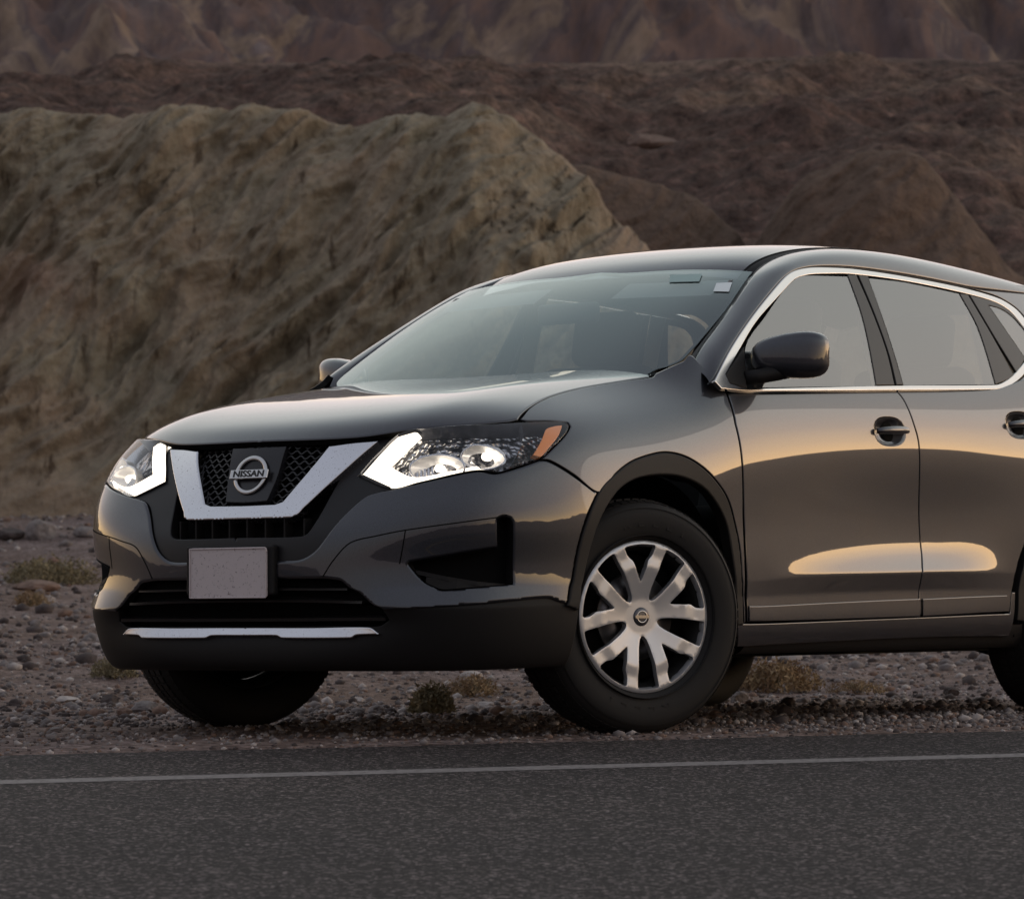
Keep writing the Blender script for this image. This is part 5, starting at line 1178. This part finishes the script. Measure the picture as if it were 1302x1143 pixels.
# ---------- stones ----------
def stone_data(c, s, seed, flat=.7, sub=1):
    bm = bmesh.new(); bmesh.ops.create_icosphere(bm, subdivisions=sub, radius=1); rr = np.random.default_rng(seed); k = rr.normal(size=(7, 3)); k /= np.linalg.norm(k, axis=1)[:, None]; o_ = rr.uniform(.55, .95, 7)
    V = []; a = rr.uniform(0, 6.28); st = rr.uniform(.7, 1.35)
    for v in bm.verts:
        p = np.array(v.co); 
        for n_, d in zip(k, o_):
            t = p @ n_
            if t > d: p = p - n_ * (t - d)
        p = p + rr.normal(size=3) * .03
        x, y = p[0] * st, p[1]; V.append((c[0] + s * (x * math.cos(a) - y * math.sin(a)), c[1] + s * (x * math.sin(a) + y * math.cos(a)), c[2] + s * p[2] * flat))
    F = [tuple(v.index for v in f.verts) for f in bm.faces]; bm.free(); return V, F
def stone_mat(name, col, sc=18):
    m = mat(name, col, .92, spec=.2); nt, b = nodes(m); n = noise_node(nt, sc, 5, .7)
    r = ramp(nt, n.outputs[0], [(.3, tuple(c * .6 for c in col)), (.7, tuple(min(1, c * 1.4) for c in col))]); nt.links.new(r.outputs[0], b.inputs['Base Color']); bump(nt, b, n.outputs[0], .5, .01); return m
SMS = [stone_mat('stone_grey', (.19,.165,.158)), stone_mat('stone_dark', (.075,.060,.057)), stone_mat('stone_pale', (.38,.335,.315)), stone_mat('stone_red', (.175,.115,.090))]
# pebbles nobody could count
protos = [stone_data((0, 0, 0), 1, 100 + k, .7, 1) for k in range(8)]
PV = [np.array(p[0]) for p in protos]; PF = np.array(protos[0][1])
Vs = []; Fs = []; Ms = []; base = 0
def add_pebbles(n, sfun, sz, yexp=None):
    global base
    for _ in range(n):
        x, y = sfun(); s_ = -.318 * x + .948 * y
        if s_ < 10.56: continue
        s = sz(y); z = float(_gz(x, y)) + s * .15
        q = PV[random.randrange(8)] * s; a = random.uniform(0, 6.28); ca, sa = math.cos(a), math.sin(a)
        Vs.append(np.stack([x + q[:, 0] * ca - q[:, 1] * sa, y + q[:, 0] * sa + q[:, 1] * ca, z + q[:, 2]], 1)); Fs.append(PF + base); base += len(q)
        Ms.extend([random.choices((0, 1, 2, 3), (5, 3, 1.6, 1.6))[0]] * len(PF))
GXs = np.linspace(-14, 16, 500); GYs = np.linspace(9.5, 50, 1200); GG = ground_full(*np.meshgrid(GXs, GYs, indexing='ij'))
def _gz(x, y):
    i = min(498, max(0, int((x + 14) / 30 * 499))); j = min(1198, max(0, int((y - 9.5) / 40.5 * 1199))); return GG[i, j]
ln = lambda m_, s_: math.exp(random.gauss(math.log(m_), s_))
def near(): s_ = 10.55 + abs(random.gauss(0, 1.6)); a = random.uniform(-3.0, 8.5); p = EX * a + NX * s_; return p[0], p[1]
def mid(): y = random.uniform(12.5, 20); return random.uniform(-.19 * y, .19 * y), y
def farp(): y = 18 + 27 * random.random() ** 1.3; return random.uniform(-.19 * y, .19 * y), y
add_pebbles(11000, near, lambda y: min(.022, ln(.0065, .45)))
add_pebbles(11000, mid, lambda y: min(.05, ln(.009, .5)))
add_pebbles(9000, farp, lambda y: min(.09, ln(.017, .55)))
Vs = np.concatenate(Vs); Fs = np.concatenate(Fs)
me = bpy.data.meshes.new('gravel'); me.vertices.add(len(Vs)); me.vertices.foreach_set('co', Vs.ravel()); me.loops.add(len(Fs) * 3); me.loops.foreach_set('vertex_index', Fs.ravel().astype(np.int32))
me.polygons.add(len(Fs)); me.polygons.foreach_set('loop_start', np.arange(0, len(Fs) * 3, 3, dtype=np.int32)); me.polygons.foreach_set('loop_total', np.full(len(Fs), 3, dtype=np.int32)); me.polygons.foreach_set('material_index', np.array(Ms, dtype=np.int32))
for mm in SMS: me.materials.append(mm)
me.update(calc_edges=True); gr = link(bpy.data.objects.new('gravel', me)); tag(gr, 'loose grey and brown gravel scattered over the shoulder and the ground beyond', 'gravel', kind='stuff')

def place_px(px, py, y=None):
    """point of the ground seen at a pixel of the photograph"""
    yy = np.linspace(10.8, 46, 3000); xx = (px - 651) / F_ * yy; zz = ground_full(xx, yy); pr = 595 - (zz - .8121) / yy * F_
    k = abs(pr - py).argmin(); return xx[k], yy[k], zz[k]
def rock(px, py, wpx, mt, label, seed, flat=.6, grp=None):
    x, y, z = place_px(px, py); s = wpx / F_ * y / 2
    V, F = stone_data((0, 0, s * flat * .45), s, seed, flat, 3)
    o = mesh_obj('rock', V, F, mt, smooth=False); o.location = (x, y, z); tag(o, label, 'rock', grp); return o
G1 = 'larger rocks on the roadside ground'
for a in [(86, 893, 30, 2, 'pale flat stone lying on the gravel left of the car', .45), (140, 895, 23, 1, 'dark brown rounded stone right of the pale flat stone', .8), (184, 905, 48, 0, 'wide low grey stone beside the far front tyre', .42), (158, 910, 22, 3, 'small reddish brown stone between the dark stone and the tyre', .7),
          (52, 684, 46, 0, 'large grey boulder at the foot of the cliff behind the bumper', .75), (14, 684, 34, 1, 'dark boulder at the foot of the cliff by the left edge', .6), (108, 682, 30, 0, 'low boulder at the cliff foot beside the bumper', .6), (46, 750, 60, 3, 'reddish low rock half buried in the ground at left', .3),
          (1002, 897, 20, 1, 'small dark stone under the rear of the car near the back tyre', .8), (940, 893, 30, 0, 'grey stone just behind the near front tyre', .7), (618, 900, 26, 2, 'pale stone right of the dry bush under the bumper', .6), (640, 907, 22, 1, 'dark stone beside the near front tyre under the bumper', .7),
          (480, 905, 22, 0, 'grey stone left of the dry bush under the bumper', .6), (455, 893, 16, 2, 'small pale stone seen just right of the far front tyre', .7), (20, 897, 18, 1, 'small dark stone near the left edge of the gravel', .7), (70, 930, 16, 0, 'small grey stone close to the asphalt at far left', .6),
          (1208, 884, 22, 1, 'dark stone in front of the rear tyre', .7), (600, 862, 26, 2, 'pale rock under the car beyond the dry bush', .5)]:
    rock(a[0], a[1], a[2], SMS[a[3]], a[4], a[0] + a[1], a[5], G1)
# boulders on the scree
def up_rock(px, py, wpx, y, mt, label, seed, flat=.5):
    s = wpx / F_ * y / 2; V, F = stone_data((0, 0, 0), s, seed, flat, 3); o = mesh_obj('boulder', V, F, mt, smooth=False); o.location = ((px - 651) / F_ * y, y, zpx(py, y)); tag(o, label, 'boulder', 'boulders on the scree slope'); return o
def on_scree(px, py):
    best = None
    for y in np.linspace(51.5, 86.5, 200):
        t = (y - 51) / 36; k = int(round(t * 259)); x = (px - 651) / F_ * y; i = int(np.clip(np.interp(x, xs_s, np.arange(420)), 0, 419)); z = Zs[i, min(259, k)]; e = abs(zpx(py, y) - z)
        if best is None or e < best[0]: best = (e, y)
    return best[1]
xs_s = np.linspace(-26, 30, 420); Zs = rows[..., 2]
for px, py, w, mi, lb in ((765, 126, 26, 3, 'small tan boulder high on the dark scree slope'), (832, 184, 62, 3, 'long tan boulder lying on the scree slope above the car roof'), (417, 78, 22, 1, 'dark boulder standing on the rim of the terrace')):
    y = on_scree(px, py) if py > 90 else 86.; up_rock(px, py, w, y - .05, SMS[mi], lb, px)

# ---------- shrubs ----------
m = mat('dry_shrub', (.13,.10,.055), .9); nt, b = nodes(m); r = ramp(nt, noise_node(nt, 30, 3).outputs[0], [(.35, (.12,.10,.055)), (.65, (.30,.24,.14))]); nt.links.new(r.outputs[0], b.inputs['Base Color']); M['shrub'] = m
m = mat('dry_grass', (.26,.17,.09), .9); nt, b = nodes(m); r = ramp(nt, noise_node(nt, 12, 3).outputs[0], [(.35, (.17,.10,.055)), (.65, (.34,.24,.13))]); nt.links.new(r.outputs[0], b.inputs['Base Color']); M['grass'] = m
def shrub(px, py, wpx, hpx, label, mt, seed, n=2200, nm='shrub', cat='bush', grp='dry bushes on the gravel'):
    x, y, z = place_px(px, py); w = wpx / F_ * y / 2; h = hpx / F_ * y; rr = random.Random(seed)
    root = empty(nm); root.location = (x, y, z); tag(root, label, cat, grp)
    V = []; F = []; SV = []; SF = []
    for k in range(26):
        a = rr.uniform(0, 6.28); q = rr.uniform(.2, .9); tip = np.array([w * q * math.cos(a), w * q * math.sin(a), h * rr.uniform(.5, .92)])
        v, f = tube_data([np.zeros(3), tip * [.45, .45, .6], tip], [.004 * h / .12 + .001, .002, .001], 4); b_ = len(SV); SV += v; SF += [tuple(i + b_ for i in g_) for g_ in f]
    for k in range(n):
        a = rr.uniform(0, 6.28); el = math.asin(rr.uniform(0, 1)); q = rr.uniform(.35, 1) ** .5 * (1 + .18 * math.sin(3 * a + seed) + .1 * math.sin(7 * a))
        c = np.array([w * q * math.cos(a) * math.cos(el), w * q * math.sin(a) * math.cos(el), h * (.06 + .90 * q * math.sin(el))])
        d = np.array([rr.gauss(0, 1), rr.gauss(0, 1), abs(rr.gauss(0, 1))]); d /= np.linalg.norm(d); e = np.cross(d, [rr.gauss(0, 1), rr.gauss(0, 1), .3]); e /= np.linalg.norm(e)
        L = h * rr.uniform(.09, .20); b_ = len(V); V += [c - e * L * .25, c + e * L * .25, c + d * L]; F.append((b_, b_ + 1, b_ + 2))
    mesh_obj('foliage', V, F, mt, root, smooth=False); mesh_obj('stem', SV, SF, M['shrub'], root)
shrub(549, 908, 58, 38, 'olive dry bush under the bumper between the front tyres', M['shrub'], 3)
shrub(147, 862, 60, 26, 'olive low bush behind the front corner of the car', M['shrub'], 4)
shrub(985, 880, 120, 40, 'pale straw bush just right of the near front tyre below the front door', M['grass'], 6, 2600)
shrub(600, 885, 70, 26, 'pale straw bush under the car beyond the olive bush', M['grass'], 12, 1600)
shrub(60, 745, 120, 34, 'wide brown dry bush on the ground left of the bumper', M['shrub'], 7, 3500)
shrub(40, 772, 50, 22, 'small straw tuft below the wide brown bush', M['grass'], 8, 1200)
shrub(1090, 882, 80, 18, 'low orange tuft under the rear door', M['grass'], 10, 1500)
